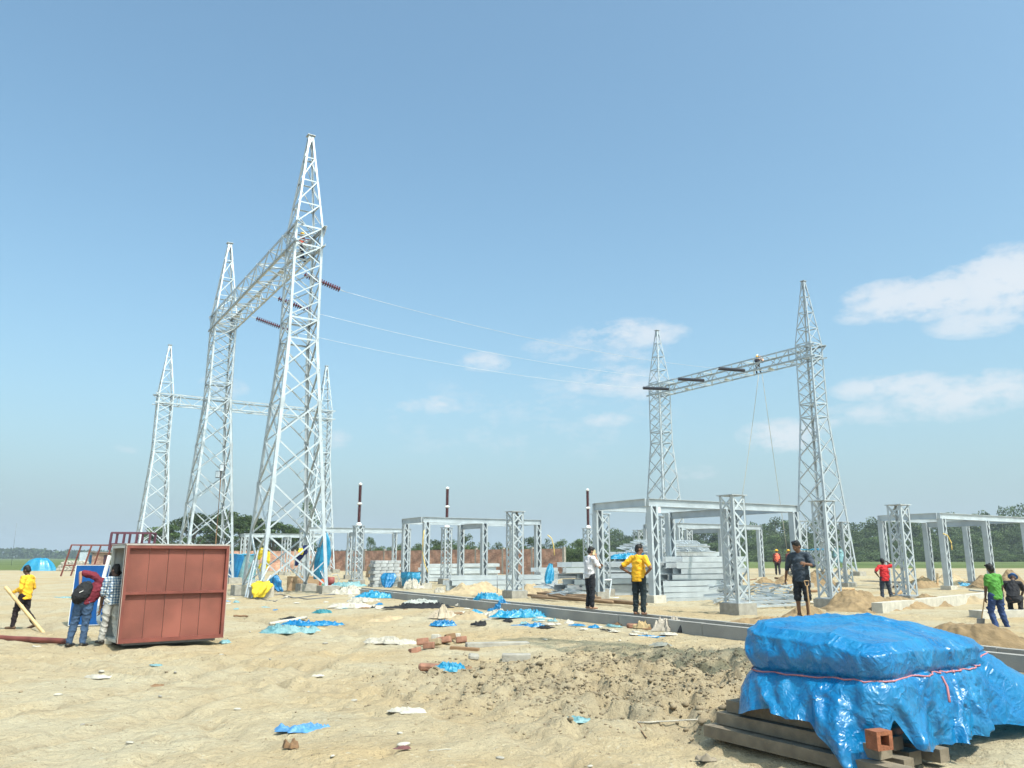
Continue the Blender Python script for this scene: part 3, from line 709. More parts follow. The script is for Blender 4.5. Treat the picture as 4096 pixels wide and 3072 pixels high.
    if vest:
        m = MB(); rcone(m, J['pel'].lerp(J['che'], .1), J['che'], .152, .155, sx=1.22); rcone(m, J['che'], J['nec']-up*.06, .155, .10, sx=1.22)
        fuse(m, 'safety_vest', .016, vest, t)
    if legs or legmat:
        lm = legmat or mat('trousers_%.2f_%.2f_%.2f' % legs, legs, .85, 0, .18, 6, .012, 10)
        m = MB(); rcone(m, J['pel']+up*.06, J['pel']-Vector((0,0,.0)), .122, .118, sx=1.22); rcone(m, J['hL'], J['hR'], .104, .104)
        for S in 'LR':
            rcone(m, J['h'+S], J['k'+S], .106, .078)
            if not shorts: rcone(m, J['k'+S], J['a'+S]+Vector((0,0,.02)), .078, .064)
            else: rcone(m, J['k'+S], J['k'+S].lerp(J['a'+S], .12), .086, .084)
        for i in range(10):
            S = random.choice('LR'); m.ball(J['h'+S].lerp(J['k'+S], .3+.7*random.random())+Vector((random.uniform(-.06,.06), random.choice((-1,1))*.075, 0)), (.04,.014,.028))
        fuse(m, 'trousers', .014, lm, t)
    if shoes:
        for S in 'LR':
            ft = Vector(pose['ft'+S]).normalized() if 'ft'+S in pose else Vector((0,1,0)); m = MB(); a = J['a'+S]
            rcone(m, a-Vector((0,0,.04))-ft*.045, a-Vector((0,0,.048))+ft*.18, .046, .036, sx=1.15); rcone(m, a-Vector((0,0,.03)), a+Vector((0,0,.03)), .045, .045)
            fuse(m, 'shoe', .012, shoes, t, 1)
    return t
def yaw(dx, dy): return -math.atan2(dx, dy)
def checks():
    m = bpy.data.materials.new('checked_cotton'); m.use_nodes = True; nt = m.node_tree; N = nt.nodes.new; L = nt.links.new
    p = nt.nodes['Principled BSDF']; p.inputs['Roughness'].default_value = .85; tc = N('ShaderNodeTexCoord'); prev = None
    for d in ('X', 'Z'):
        w = N('ShaderNodeTexWave'); w.bands_direction = d; w.inputs['Scale'].default_value = 5.5; L(tc.outputs['Object'], w.inputs[0])
        r_ = N('ShaderNodeValToRGB'); r_.color_ramp.elements[0].position = .62; r_.color_ramp.elements[1].position = .75
        r_.color_ramp.elements[0].color = (.85,.85,.85,1); r_.color_ramp.elements[1].color = (.25,.36,.50,1); L(w.outputs[0], r_.inputs[0])
        if prev: q = N('ShaderNodeMixRGB'); q.blend_type = 'MULTIPLY'; q.inputs[0].default_value = 1; L(prev, q.inputs[1]); L(r_.outputs[0], q.inputs[2]); prev = q.outputs[0]
        else: prev = r_.outputs[0]
    mm = N('ShaderNodeMixRGB'); mm.blend_type = 'MULTIPLY'; mm.inputs[0].default_value = 1; mm.inputs[2].default_value = (.7,.75,.78,1); L(prev, mm.inputs[1]); L(mm.outputs[0], p.inputs['Base Color']); return m
DARKSHOE = mat('dark_shoe', (.03,.025,.02), .5); SANDAL = mat('brown_sandal', (.12,.07,.04), .7); VEST = mat('orange_vest', (.85,.16,.09), .7, 0, .1, 9); YHAT = mat('yellow_helmet', (.85,.50,.03), .35)
# men on the trench wall
pA = at_z(2362, 2437, .42)
person('man in white shirt and black trousers on the trench wall, phone at his ear', pA, yaw(.85,.45), 1.72,
       dict(eR=(.26,.16,1.13), wR=(.12,.13,1.44), eL=(-.2,.18,1.15), wL=(.0,.30,1.18), hea=(.01,.045,1.565), face=(.1,1,-.15), kL=(-.09,.03,.49), kR=(.11,.0,.49)), 'tan', (.62,.61,.64), 'rolled', (.012,.013,.018), hem=.84, grip='R')
wr = Vector((.12,.13,1.44)); MBp = MB().box((0,0,0), (.012,.07,.14)).build('phone', mat('gold_phone', (.55,.45,.25), .3), None)
MBp.location = pA+Matrix.Rotation(yaw(.85,.45), 3, 'Z') @ Vector((.11,.09,1.56)); MBp.rotation_euler = (R(-25), 0, yaw(.85,.45)); tag(MBp, 'gold coloured mobile phone at the ear of the man in white', 'phone')
pB = at_z(2560, 2460, .42)
person('man in yellow T-shirt with hands on hips, standing on the trench wall', pB, yaw(.55,.83), 1.74,
       dict(eL=(-.44,-.09,1.14), wL=(-.20,.03,.97), eR=(.40,-.16,1.13), wR=(.20,-.02,.98), face=(.85,.6,-.1), hea=(.015,.03,1.575), kL=(-.11,.02,.49), kR=(.10,.03,.49)), 'brown', (.80,.42,.02), 'short', (.012,.022,.026), hem=.80)
# man with bamboo
pC = G(85, 2519)
person('man in long-sleeved yellow shirt walking left with a bamboo pole', pC, yaw(-1,.08), 1.62,
       dict(eL=(-.25,-.02,1.10), wL=(-.20,.22,.99), eR=(.25,-.05,1.09), wR=(.16,.20,1.02), kL=(-.09,.16,.50), aL=(-.09,.20,.09), kR=(.09,-.02,.50), aR=(.09,-.30,.14), hea=(0,.05,1.57), face=(.0,1,-.35), ftR=(0,.9,-.35)),
       'dark', (.80,.45,.03), 'long', (.016,.010,.013), shoes=SANDAL, grip='LR')
b0 = at_y(21, 2347, pC.y-.25); b1 = G(187, 2520); bl = MB(); n = 12
pts = [b0.lerp(b1, i/n) for i in range(n+1)]; rr = [.043+.004*(i % 2) for i in range(n+1)]
o = MB().tube([p-pts[0] for p in pts], rr, 10).build('bamboo_pole', BAMBOO, None, True, loc=pts[0]); tag(o, 'thick pale bamboo pole held by the man in long-sleeved yellow', 'bamboo pole')
# backpack man, checked shirt man
pD = G(303, 2584)
person('man in maroon T-shirt and jeans bending forward with a black backpack', pD, 0, 1.72,
       dict(pel=(.08,0,.93), hL=(-.02,0,.90), hR=(.17,0,.90), che=(.26,.12,1.20), nec=(.42,.22,1.36), hea=(.52,.28,1.47), sL=(.14,.14,1.47), sR=(.43,.10,1.26), eL=(-.09,.05,1.52), wL=(-.05,.0,1.27),
            eR=(.40,.10,.99), wR=(.35,.16,.76), kL=(-.09,.02,.48), kR=(.14,.02,.48), aL=(-.14,-.02,.09), aR=(.13,0,.09), face=(.6,.8,-.35)), 'tan', (.16,.015,.03), 'short', (.045,.085,.16), shoes=DARKSHOE, hem=.93)
q = thing('backpack', 'black backpack on the back of the man in maroon', 'backpack', pD+Vector((.06,-.10,1.13)), 0); q.rotation_euler = (R(-14), R(28), 0)
m = MB(); m.ball((0,0,0), (.17,.11,.26), None, 18, 14); m.ball((0,-.06,-.07), (.13,.10,.15)); fuse(m, 'main_bag', .014, BLACKC, q)
MB().tube([(-.10,.10,.22),(-.13,.20,.24),(-.12,.25,.10),(-.11,.18,-.12),(-.10,.08,-.18)], .016).build('strap', BLACKC, q); MB().tube([(.10,.10,.22),(.15,.19,.24),(.16,.23,.10),(.12,.18,-.12),(.10,.08,-.18)], .016).build('strap', BLACKC, q)
MB().bar((.02,-.165,-.02), (.06,-.15,.05), .012, .01).build('zip_tag', WHITE, q)
pE = at_y(434, 2580, 17.95); pE.z = gz(pE.x, pE.y); CHK = checks()
person('man in checked shirt and white trousers touching the red cabinet', pE, yaw(-.75,.5), 1.66,
       dict(eR=(.30,.02,1.20), wR=(.30,-.05,1.44), eL=(-.24,.02,1.10), wL=(-.18,.12,.88), kL=(-.10,.05,.49), aL=(-.12,.10,.09), kR=(.10,.0,.49), aR=(.12,-.12,.09), face=(-.3,1,-.05)), 'dark', None, 'rolled', (.50,.49,.46), shoes=DARKSHOE, topmat=CHK, hem=.84)
# shovel man
pF = Vector(((3197-2048)/FPX*18.1, 18.5, .50))
person('man in dark grey shirt and shorts holding a shovel behind the blue tarpaulin', pF, yaw(-.55,-.75), 1.72,
       dict(eR=(.30,-.02,1.12), wR=(.36,-.06,.88), sR=(.18,.02,1.36), eL=(-.33,.10,1.15), wL=(-.22,.33,1.19), hea=(.03,.06,1.56), face=(.45,.8,-.35), kL=(-.12,.05,.49)), 'brown', (.04,.055,.075), 'rolled', (.014,.017,.022), shorts=True, grip='L', shoes=SANDAL)
rz_ = yaw(-.55,-.75); hnd = pF+Matrix.Rotation(rz_, 3, 'Z') @ Vector((-.22,.36,1.21))
sh = thing('shovel', 'long-handled muddy shovel held upright by the man in dark grey shirt', 'shovel', (hnd.x, hnd.y, .62))
MB().tube([(0,0,.62),(0.02,0,.2),(.03,0,-.12)], .018, 8).build('shaft', WOOD, sh); MB().tube([(-.05,0,.72),(-.03,0,.63),(.0,0,.6),(.04,0,.63),(.05,0,.72),(-.05,0,.72)], .012).build('grip', WOOD, sh)
MB().grid(lambda a, b: (.03+(a-.5)*.24*(1-.25*b*b), .03*math.cos((a-.5)*3), -.10-.28*b), 8, 6).build('blade', mat('muddy_blade', (.28,.20,.11), .8), sh, True)
# vests far away
for (u, vt, D_, z_, lab, dx) in ((3112, 2198, 59, .60, 'worker in orange vest and yellow helmet walking on the far sand', .2), (3160, 2198, 60, .60, 'second worker in orange vest pulling a rope beside the portal post', -.3)):
    p = at_y(u, 2290, D_); p.z = z_
    person(lab, p, yaw(dx, 1), 1.78, dict(kL=(-.1,.12,.5), aL=(-.1,.12,.09), kR=(.1,.0,.5), aR=(.1,-.15,.1), eL=(-.25,-.06,1.1)), 'brown', (.10,.03,.03), 'long', (.02,.02,.03), helmet=YHAT, vest=VEST, hair=False, shoes=DARKSHOE)
    mb_ = MB()
p = at_y(3545, 2385, 34); p.z = gz(p.x, p.y)-.02
person('man in red T-shirt with one arm behind his head, beside the earth heap', p, yaw(.1,1), 1.72, dict(eR=(.36,.0,1.42), wR=(.17,.02,1.56), eL=(-.36,-.06,1.16), wL=(-.22,.02,.98), kL=(-.13,.05,.49), kR=(.16,.05,.49), aL=(-.14,0,.09), aR=(.24,.05,.09), hea=(-.02,.02,1.57)), 'dark', (.48,.02,.025), 'short', (.03,.04,.06), shoes=DARKSHOE)
p = at_y(3990, 2450, 21.6); p.z = gz(p.x, p.y)-.12
person('curly-haired man in green T-shirt and jeans seen from behind with a spade', p, yaw(-.2,1), 1.72, dict(eL=(-.22,.05,1.09), wL=(-.18,.14,.84), eR=(.30,.10,1.14), wR=(.42,.22,.95), kL=(-.12,.08,.48), kR=(.14,.02,.48), aR=(.22,-.02,.09), hea=(-.03,.03,1.56)), 'dark', (.09,.30,.05), 'short', (.025,.05,.14), shoes=DARKSHOE)
o = thing('spade', 'spade in the hand of the man in green', 'spade', p+Vector((-.22,.12,.35))); MB().tube([(0,0,.5),(-.12,.05,-.05)], .016).build('shaft', WOOD, o); MB().box((-.15,.06,-.14), (.2,.02,.22), Matrix.Rotation(.3, 3, 'X')).build('blade', STEEL_D, o)
p = at_y(4055, 2400, 24.2); p.z = gz(p.x, p.y)
person('man in black crouching by the far trench with a blue cap', p, yaw(.5,.6), 1.7, dict(pel=(0,-.1,.50), hL=(-.09,-.1,.48), hR=(.09,-.1,.48), kL=(-.14,.30,.52), kR=(.14,.30,.52), aL=(-.12,.12,.09), aR=(.12,.12,.09), che=(0,.10,.80), nec=(0,.22,.98), hea=(0,.32,1.08), sL=(-.18,.18,.93), sR=(.18,.18,.93), eL=(-.22,.38,.72), eR=(.22,.38,.72), wL=(-.1,.55,.55), wR=(.12,.55,.55), face=(0,1,-.6)), 'dark', (.012,.012,.016), 'short', (.012,.012,.015), helmet=mat('blue_cap', (.03,.10,.25), .8), hair=False, shoes=DARKSHOE, hem=.93)
# workers aloft
p = at_y(1200, 1075, 41.9); p.z = 17.95
person('worker in orange vest and yellow helmet standing in the left gantry beam', p, yaw(.8,.5), 1.65, dict(eL=(-.3,.1,1.15), wL=(-.3,.35,1.2), eR=(.3,.12,1.15), wR=(.3,.36,1.25), kL=(-.14,.15,.5), aL=(-.14,.25,.1)), 'brown', (.10,.02,.02), 'long', (.012,.015,.035), helmet=YHAT, vest=VEST, hair=False, shoes=DARKSHOE)
p = at_z(3050, 1452, 19.25); p.z -= .42
person('worker in pale orange shirt and white helmet sitting on the right gantry beam', p, yaw(-.9,-.2), 1.7, dict(pel=(0,0,.56), hL=(-.09,0,.54), hR=(.09,0,.54), kL=(-.14,.42,.56), kR=(.14,.42,.56), aL=(-.14,.45,.12), aR=(.14,.45,.12), che=(0,.15,.84), nec=(0,.30,1.0), hea=(0,.44,1.08), sL=(-.18,.24,.96), sR=(.18,.24,.96), eL=(-.24,.42,.74), eR=(.24,.42,.74), wL=(-.1,.62,.62), wR=(.12,.62,.62), face=(0,1,-.5)), 'tan', (.80,.42,.28), 'long', (.012,.012,.02), helmet=WHITE, hair=False, shoes=DARKSHOE, hem=.93)
p = at_z(3028, 1450, 19.15); p.z -= 1.05
person('second worker beside the seated one, standing inside the right gantry beam', p, yaw(.3,-1), 1.66, dict(eL=(-.3,.1,1.15), wL=(-.25,.35,1.2), eR=(.3,.12,1.15), wR=(.2,.36,1.25), kL=(-.14,.15,.5), aL=(-.14,.25,.1)), 'brown', (.02,.02,.035), 'long', (.012,.012,.02), helmet=YHAT, hair=False, shoes=DARKSHOE)
# ------------------------------------------------------------------ red steel cabinet and the panels beside it
def cabinet():
    p0 = at_z(466, 2576, .09); p1 = at_z(893, 2550, .09); d = p1-p0; w = d.length; rz = math.atan2(d.y, d.x); D_ = 1.25; H_ = 2.02
    t = thing('steel_cabinet', 'big red steel cabinet with two rows of five panels, open at its left side', 'steel cabinet', p0, rz)
    def B(nm, c, s_, m_): return MB().box(c, s_, None).build(nm, m_, t)
    fr = .075
    f = MB(); f.box((w/2,.02,fr/2), (w-.003,.08,fr)); f.box((w/2,.02,H_-fr/2), (w-.003,.08,fr)); f.box((fr/2,.017,H_/2), (fr,.08,H_-2*fr)); f.box((w-fr/2,.017,H_/2), (fr,.08,H_-2*fr)); f.box((w/2,.019,H_*.5), (w-2*fr,.07,.055))
    f.build('front_frame', RED, t)
    e_ = MB(); e_.box((w/2,-.024,H_-.006), (w,.006,.014)); e_.box((.006,-.024,H_/2), (.012,.006,H_-.02)); e_.box((w-.006,-.024,H_/2), (.012,.006,H_-.02)); e_.build('edge_trim', mat('worn_edge', (.42,.34,.29), .8), t)
    xs = [fr, .56, 1.00, 1.42, 1.84, w-fr]; xs = [x*w/2.46 for x in xs[:-1]]+[w-fr]
    for i in range(5):
        for z0, z1 in ((fr, H_*.5-.028), (H_*.5+.028, H_-fr)):
            m = MB(); m.box(((xs[i]+xs[i+1])/2, .066+.004*(i % 2), (z0+z1)/2), (xs[i+1]-xs[i]-.008, .012, z1-z0)); m.build('front_panel', REDP, t)
    B('back_panel', (w/2, D_, H_/2), (w-.01, .02, H_-.02), INOX); B('right_side', (w-.012, D_/2+.04, H_/2), (.02, D_-.09, H_-.02), INOX)
    B('roof_panel', (w/2, D_/2, H_+.012), (w+.02, D_+.02, .02), mat('zinc_sheet', (.45,.43,.40), .5, .3)); B('floor_panel', (w/2, D_/2+.03, .05), (w-.04, D_-.1, .02), INOX)
    f = MB()
    for y in (.1, D_-.03): f.box((.03, y, H_/2), (.06, .05, H_-.05))
    f.box((.03, D_/2, H_-.04), (.06, D_-.15, .06)); f.box((.03, D_/2, .04), (.06, D_-.15, .06)); f.build('side_frame', INOX, t)
    for x, y in ((.35,.45),(.35,.85),(.9,1.18),(1.5,1.18)): B('inner_post', (x, y, H_/2), (.07, .05, H_-.08), mat('grey_primer', (.36,.38,.35), .6))
    m = MB(); m.box((w/2, D_/2, -.03), (w-.3, D_-.2, .05)); m.build('skid', STEEL_D, t)
    return t
cabinet()
def panel(name, label, a, b, zt, lean, th, m_, edge, cat='door panel'):
    d = b-a; w = math.hypot(d.x, d.y); t = thing(name, label, cat, (a.x, a.y, a.z), math.atan2(d.y, d.x))
    rot = Matrix.Rotation(-lean, 3, 'X')
    def bx(nm, x0, x1, z0, z1, y, ty, mm): MB().box(rot @ Vector(((x0+x1)/2, y, (z0+z1)/2)), (x1-x0, ty, z1-z0), rot).build(nm, mm, t)
    bx('face', .015, w-.015, .015, zt-.015, 0, th*.8, m_)
    m = MB()
    for x0, x1, z0, z1 in ((0,w,0,.012),(0,w,zt-.012,zt),(0,.012,.012,zt-.012),(w-.012,w,.012,zt-.012)): m.box(rot @ Vector(((x0+x1)/2, 0, (z0+z1)/2)), (x1-x0, th, z1-z0), rot)
    m.build('edge_trim', edge, t); return t
a = at_z(272, 2503, .02); b = at_z(418, 2500, .02)
panel('blue_board', 'large blue film covered panel leaning upright behind the man in maroon', a, b, 1.62, R(6), .05, BLUEP, WHITE)
a = at_z(402, 2500, .02); b = at_z(452, 2505, .02)
panel('blue_board', 'narrow blue panel between the large blue panel and the cabinet', a, b, 1.6, R(4), .04, BLUEP, WHITE)
# white door frame strip leaning across the opening
Yd = 18.9
o = MB(); pts = [at_y(439, 2222, Yd+.5), at_y(415, 2310, Yd+.4), at_y(395, 2440, Yd+.1), at_y(394, 2484, Yd), at_y(402, 2496, Yd), at_y(428, 2492, Yd)]
for p_, q_ in zip(pts[:-1], pts[1:]): o.bar(p_, q_, .07, .05, (0,1,0))
tag(o.build('door_surround', WHITE, None), 'white bent door frame leaning between the blue panels and the cabinet', 'door frame')
def pipe(name, label, pts, r, m_, cat, group=None, n=8):
    pts = [Vector(p) for p in pts]; o = MB().tube([p-pts[0] for p in pts], r, n).build(name, m_, None, True, loc=pts[0]); return tag(o, label, cat, group)
a = G(-140, 2546, .07); b = G(275, 2576, .06)
pipe('steel_pipe', 'rust red steel pipe lying on the sand at the left edge', [a.lerp(b, i/8)+Vector((0,0,.006*(i % 2))) for i in range(9)], .062, RED, 'pipe')
# brick under the cabinet corner
def block(name, label, p, s_, m_, cat, rz=0, tilt=0, group=None, bev=.012):
    bm = bmesh.new(); bmesh.ops.create_cube(bm, size=1)
    for v in bm.verts: v.co.x *= s_[0]; v.co.y *= s_[1]; v.co.z *= s_[2]
    bmesh.ops.bevel(bm, geom=bm.edges[:], offset=min(bev, min(s_)*.3), segments=1, affect='EDGES')
    for v in bm.verts: v.co += Vector((random.uniform(-1,1), random.uniform(-1,1), random.uniform(-1,1)))*min(s_)*.04
    me = bpy.data.meshes.new(name); bm.to_mesh(me); bm.free(); me.materials.append(m_)
    o = bpy.data.objects.new(name, me); COL.objects.link(o); o.location = p+Vector((0,0,s_[2]/2-.01)); o.rotation_euler = (tilt, tilt*.6, rz); return tag(o, label, cat, group)
block('support_block', 'pale block under the open left corner of the red cabinet', G(437, 2580), (.22,.25,.12), CONC_W, 'block')
# ------------------------------------------------------------------ foreground pile under the blue tarpaulin
PA = R(44); PX = Vector((math.cos(PA), math.sin(PA), 0)); PY = Vector((-math.sin(R(33)), math.cos(R(33)), 0))
FC = Vector((3.30, 7.35, 0))                                # nearest corner of the pile
PLn, PWn = 2.95, 1.72
def pile_pt(a, b): return FC+PX*a+PY*b
for i, (off, z, l0, l1) in enumerate([(-.02,.06,-.15,2.05),(.30,.06,-.02,1.95),(.62,.06,.05,1.9),(.95,.06,-.1,1.8),(.10,.185,.10,1.95),(.50,.185,.15,1.8),(.16,.31,.25,1.85)]):
    a = pile_pt(off-.12, l0); b = pile_pt(off-.12, l1); m = MB(); m.bar((0,0,0), b-a, .15 if i % 2 else .19, .115); o = m.build('timber_baulk', WOODG, None, loc=a+Vector((0,0,z+.02)))
    tag(o, 'grey weathered timber baulk under the foreground pile, '+['outermost on the ground','second from the outside on the ground','third from the outside on the ground','innermost on the ground','outer one of the second layer','inner one of the second layer','single topmost one'][i], 'timber', 'timber baulks under the foreground pile')
for k in range(14):
    a_ = .25+(k % 5)*.27; b_ = .25+(k//5)*.42; p = pile_pt(a_, b_); p.z = .25+(k % 2)*.0
    block('brick', 'fired brick in the stack under the blue tarpaulin', p+Vector((0,0,.0)), (.24,.11,.075), BRICK, 'brick', PA+random.uniform(-.1,.1), 0, 'bricks under the blue tarpaulin')
blk = thing('hollow_block', 'orange hollow clay block sticking out below the tarpaulin front corner', 'clay block', pile_pt(-.02, .10)+Vector((-.10,-.12,.33)), PA-.4)
blk.scale = (.66,.66,.66)
m = MB(); ORC = mat('orange_clay', (.30,.11,.055), .85, 0, .2, 9, .01, 30)
for c, s_ in (((0,0,.09),(.26,.2,.05)),((0,0,-.09),(.26,.2,.05)),((-.1,0,0),(.06,.2,.13)),((.1,0,0),(.06,.2,.13))): m.box(c, s_)
m.build('shell', ORC, blk); MB().box((0,.06,0), (.14,.06,.13)).build('hole_shade', mat('hole_shade_dark', (.03,.02,.015), .9), blk)  # near-black plug fills the hole, painting in the shade of the hollow
def crease(vs, C0):
    # sharp finite fold lines, as a crumpled thin sheet has
    V = np.array([tuple(p) for p in vs]); rs = np.random.RandomState(11); c = np.array((C0.x, C0.y, .55)); N_ = V-c; N_[:, 2] *= 2.2; N_ /= np.linalg.norm(N_, axis=1)[:, None]; D_ = np.zeros(len(V))
    for k in range(420):
        q = V[rs.randint(len(V))]; n0 = q-c; n0[2] *= 2.2; n0 /= np.linalg.norm(n0); side = np.array((n0[1], -n0[0], 0)); side /= np.linalg.norm(side)+1e-6; up = np.cross(side, n0)
        a = rs.normal(math.pi/2, .75) if q[2] < 1.0 else rs.uniform(0, math.pi)
        if q[2] > 1.05: n0 = np.array((0, 0, 1.0)); side = np.array((1.0, 0, 0)); up = np.array((0, 1.0, 0))
        t = side*math.cos(a)+up*math.sin(a); w = np.cross(n0, t); L_ = rs.uniform(.10, .55)*(1.6 if k < 60 else 1); wd = rs.uniform(.015, .06)*(2.4 if k < 60 else 1); am = wd*rs.uniform(.22, .42)*(1 if rs.rand() < .7 else -.7)*(.45 if q[2] > 1.05 else 1)
        d = V-q; al = d@t/L_; ac = d@w/wd; far = np.abs(d@n0) < .25
        D_ += far*am*np.maximum(0, 1-np.abs(ac))*np.maximum(0, 1-al*al)
    V = V+N_*D_[:, None]
    return [Vector(p) for p in V]
def tarp_pile():
    t = thing('tarpaulin', 'large glossy blue plastic tarpaulin draped over the foreground pile and tied with pink rope', 'tarpaulin', FC)
    NA, NR = 420, 110
    hw_, hl = PLn/2, PWn/2; C0 = PX*hw_+PY*hl
    def outline(th, ex=0.0, sharp=.22):
        c, s_ = math.cos(th), math.sin(th); a = hw_+ex; b = hl+ex
        r = (abs(c/a)**8+abs(s_/b)**8)**(-1/8.0)
        return r*c, r*s_
    rs = np.random.RandomState(4)
    # fold table: direction, amplitude, width
    folds = [(rs.uniform(0, 2*math.pi), rs.uniform(.02,.07), rs.uniform(.03,.10), rs.uniform(-.5,.5)) for _ in range(58)]
    def wr(th, k):
        v = 0
        for a0, am, wd, sl in folds:
            d = (th-a0-sl*k+math.pi) % (2*math.pi)-math.pi; v += am*math.exp(-(d/wd)**2)*(1 if am > .04 else -1)
        return v
    def hem(la, lb):
        # la: along PX from the near corner, lb: along PY ; world height of the hem
        n = nz1(la*1.7+9, lb*1.9, 3)
        if lb < .08*PWn+.05: # near right face
            if la < .12: return .24
            if la < .36: return .50-.5*abs(la-.24)
            if la < 1.0: return .18+.1*n-.2*(la-.45)
            if la < 2.3: return .10+.10*n
            return .05
        if la < .25:        # left face
            if lb < .16: return .22-1.2*lb
            if lb < .42: return .0
            if lb < .85: return .02+(lb-.42)*1.05
            return .31+.07*math.sin(lb*7)+.08*n
        return .25+.15*n
    def top_z(x, y):        # x along PX from centre, y along PY
        u_ = x/hw_; v_ = y/hl
        z = 1.17+.02*v_-.10*max(0, u_)-.04*max(0, -v_)*(1+u_)-.03*u_*u_
        z += -.10*max(0, -v_-.3)*(1+u_*.3)+.035*(1-2*abs(nz1(x*.9+y*1.3+3, y*.9-x*.4, 61)-.5))**5-.01
        z += .012*math.sin(x*3.1+1)*math.cos(y*4)+.05*(nz1(x*1.1+5, y*1.1, 21)-.5)+.035*math.exp(-((x*.8+y+.2)/.12)**2)
        return z
    vs = []
    HM = []; FL = []; BG = []
    for i in range(NA):
        x0, y0 = outline(2*math.pi*i/NA, -.10); la = x0+hw_; lb = y0+hl; HM.append(hem(la, lb)); BG.append(.055 if lb > .5 and la < .4 else .02)
        FL.append(1.25*min(1, (la-2.15)/.4) if la > 2.15 else (.30 if la < .3 and lb > .6 else .09))
    def smooth(A, n): return [sum(A[(i+d_) % NA] for d_ in range(-n, n+1))/(2*n+1) for i in range(NA)]
    HM = smooth(HM, 4); FL = smooth(FL, 9); BG = smooth(BG, 9)
    for j in range(NR):
        k = j/(NR-1)
        for i in range(NA):
            th = 2*math.pi*i/NA
            if k < .34:                      # top
                q = k/.34; x, y = outline(th, -.10); x *= q; y *= q; z = top_z(x, y)+.02*wr(th, .4)*q; edge = q**8
                z -= .008*edge
            else:
                q = (k-.34)/.66; x0, y0 = outline(th, -.10); zt = top_z(x0, y0)-.05
                la = x0+hw_; lb = y0+hl; hz = HM[i]; ropez = .74+.03*math.sin(th*2)+(.09 if x0 > .6*hw_ else 0)
                z = zt+(hz-zt)*q
                # bulge above rope, pinch at rope, flare below
                out_ = .10*math.sin(min(1, q*16)*math.pi/2)
                dr = (z-ropez)
                out_ += BG[i]*math.exp(-((dr-.17)/.12)**2)-.035*math.exp(-(dr/.03)**2)
                if dr < 0:
                    fl = FL[i]
                    out_ += (fl*min(1, -dr/.62) if la > 2.15 else fl*(1-math.exp(dr*3.5)))+.03
                amp = (.25+.75*min(1, abs(dr)*3))*(.35+1.1*q)
                out_ += wr(th, q)*amp*.85+.05*amp*(nz1(th*9, q*3, 8)-.5)
                x, y = x0+out_*x0/math.hypot(x0, y0)*1.0, y0+out_*y0/math.hypot(x0, y0)
                # push outwards along the side normal too
            cr = 0.0 #.02*(nz1(x*7+3, y*7+z*6, 44)-.5)+.022*(abs(nz1(x*3+z*2, y*3-z*2, 14)-.5)-.12)+.030*((1-2*abs(nz1(x*2.0+y*1.5, (y-x)*1.7+z*1.5, 71)-.5))**10)+.016*((1-2*abs(nz1(x*4.5-y*2.5, (y+x)*3+z*3, 73)-.5))**8)
            p = C0+PX*x+PY*y+Vector((0, 0, z+cr)); vs.append(p)
    vs = crease(vs, C0)
    m = MB(); m.add(vs, [(j*NA+i, j*NA+(i+1) % NA, (j+1)*NA+(i+1) % NA, (j+1)*NA+i) for j in range(NR-1) for i in range(NA)])
    o = m.build('sheet', TARP, t, True)
    # rope ring follows the pinch line
    pts = []
    for i in range(0, NA+1, 4):
        th = 2*math.pi*i/NA; x0, y0 = outline(th, -.10); rz_ = .74+.03*math.sin(th*2)+(.09 if x0 > .6*hw_ else 0); best = None
        for j in range(int(NR*.34), NR):
            p = vs[j*NA+(i % NA)]
            if best is None or abs(p.z-rz_) < abs(best.z-rz_): best = p
        dr = (best-C0); dr.z = 0; pts.append(best+dr.normalized()*.014)
    r_ = MB().tube(pts, .008, 6).build('rope', ROPEM, t, True)
    # loose rope ends
    k = pts[len(pts)*3//4 % len(pts)]
    for u, v, u2, v2 in ((3745,2700,3775,2800),):
        a = at_y(u, v, 7.9); b = at_y(u2, v2, 7.75); a -= FC; b -= FC
        MB().tube([a+Vector((0,-.1,0)), a.lerp(b, .4)+Vector((.02,-.1,0)), b+Vector((0,-.1,0))], .012, 6).build('rope_end', ROPEM, t, True)
    return t
tarp_pile()
# ------------------------------------------------------------------ stacks of steel
def channel_mesh(L_, w=.22, d=.09, t=.012):
    m = MB(); m.box((L_/2, 0, 0), (L_, t, w)); m.box((L_/2, d/2, w/2-t/2), (L_, d-t, t)); m.box((L_/2, d/2, -w/2+t/2), (L_, d-t, t))
    return m
ORD = ['bottom','second','third','fourth','fifth','sixth','seventh','eighth']; COLW = ['front','one back','two back','three back','rear']
def stack(label, group, P, rz, rows, cols, L_, w=.22, pitch=.27, jit=.18, gapz=.255, z0=.12, bearers=True, name='steel_channel', drop=0.0):
    base = None; c, s_ = math.cos(rz), math.sin(rz); ex = Vector((c, s_, 0)); ey = Vector((-s_, c, 0))
    for r_ in range(rows):
        for q in range(cols):
            if drop and random.random() < drop*(r_/rows) and r_ > rows-3: continue
            p = Vector(P)+ex*random.uniform(-jit, jit)+ey*(q*pitch+random.uniform(-.01,.01)); p.z = z0+w/2+r_*gapz+Vector(P).z
            if base is None: o = channel_mesh(L_, w).build(name, STEEL_W if False else STEEL, None); base = o
            else: o = base.copy(); COL.objects.link(o)
            p += ey*random.uniform(-.08,.08); o.location = p; o.rotation_euler = (random.uniform(-.03,.03), random.uniform(-.006,.006), rz+random.uniform(-.026,.026))
            tag(o, '%s, %s layer, %s' % (label, ORD[r_], COLW[min(q, 4)]), 'steel channel', group)
stack('channel in the tall stack behind the man on the phone', 'channels stacked behind the man on the phone', at_z(2300, 2392, .05)+Vector((0,0,-.05)), AX, 6, 5, 5.4, jit=.55)
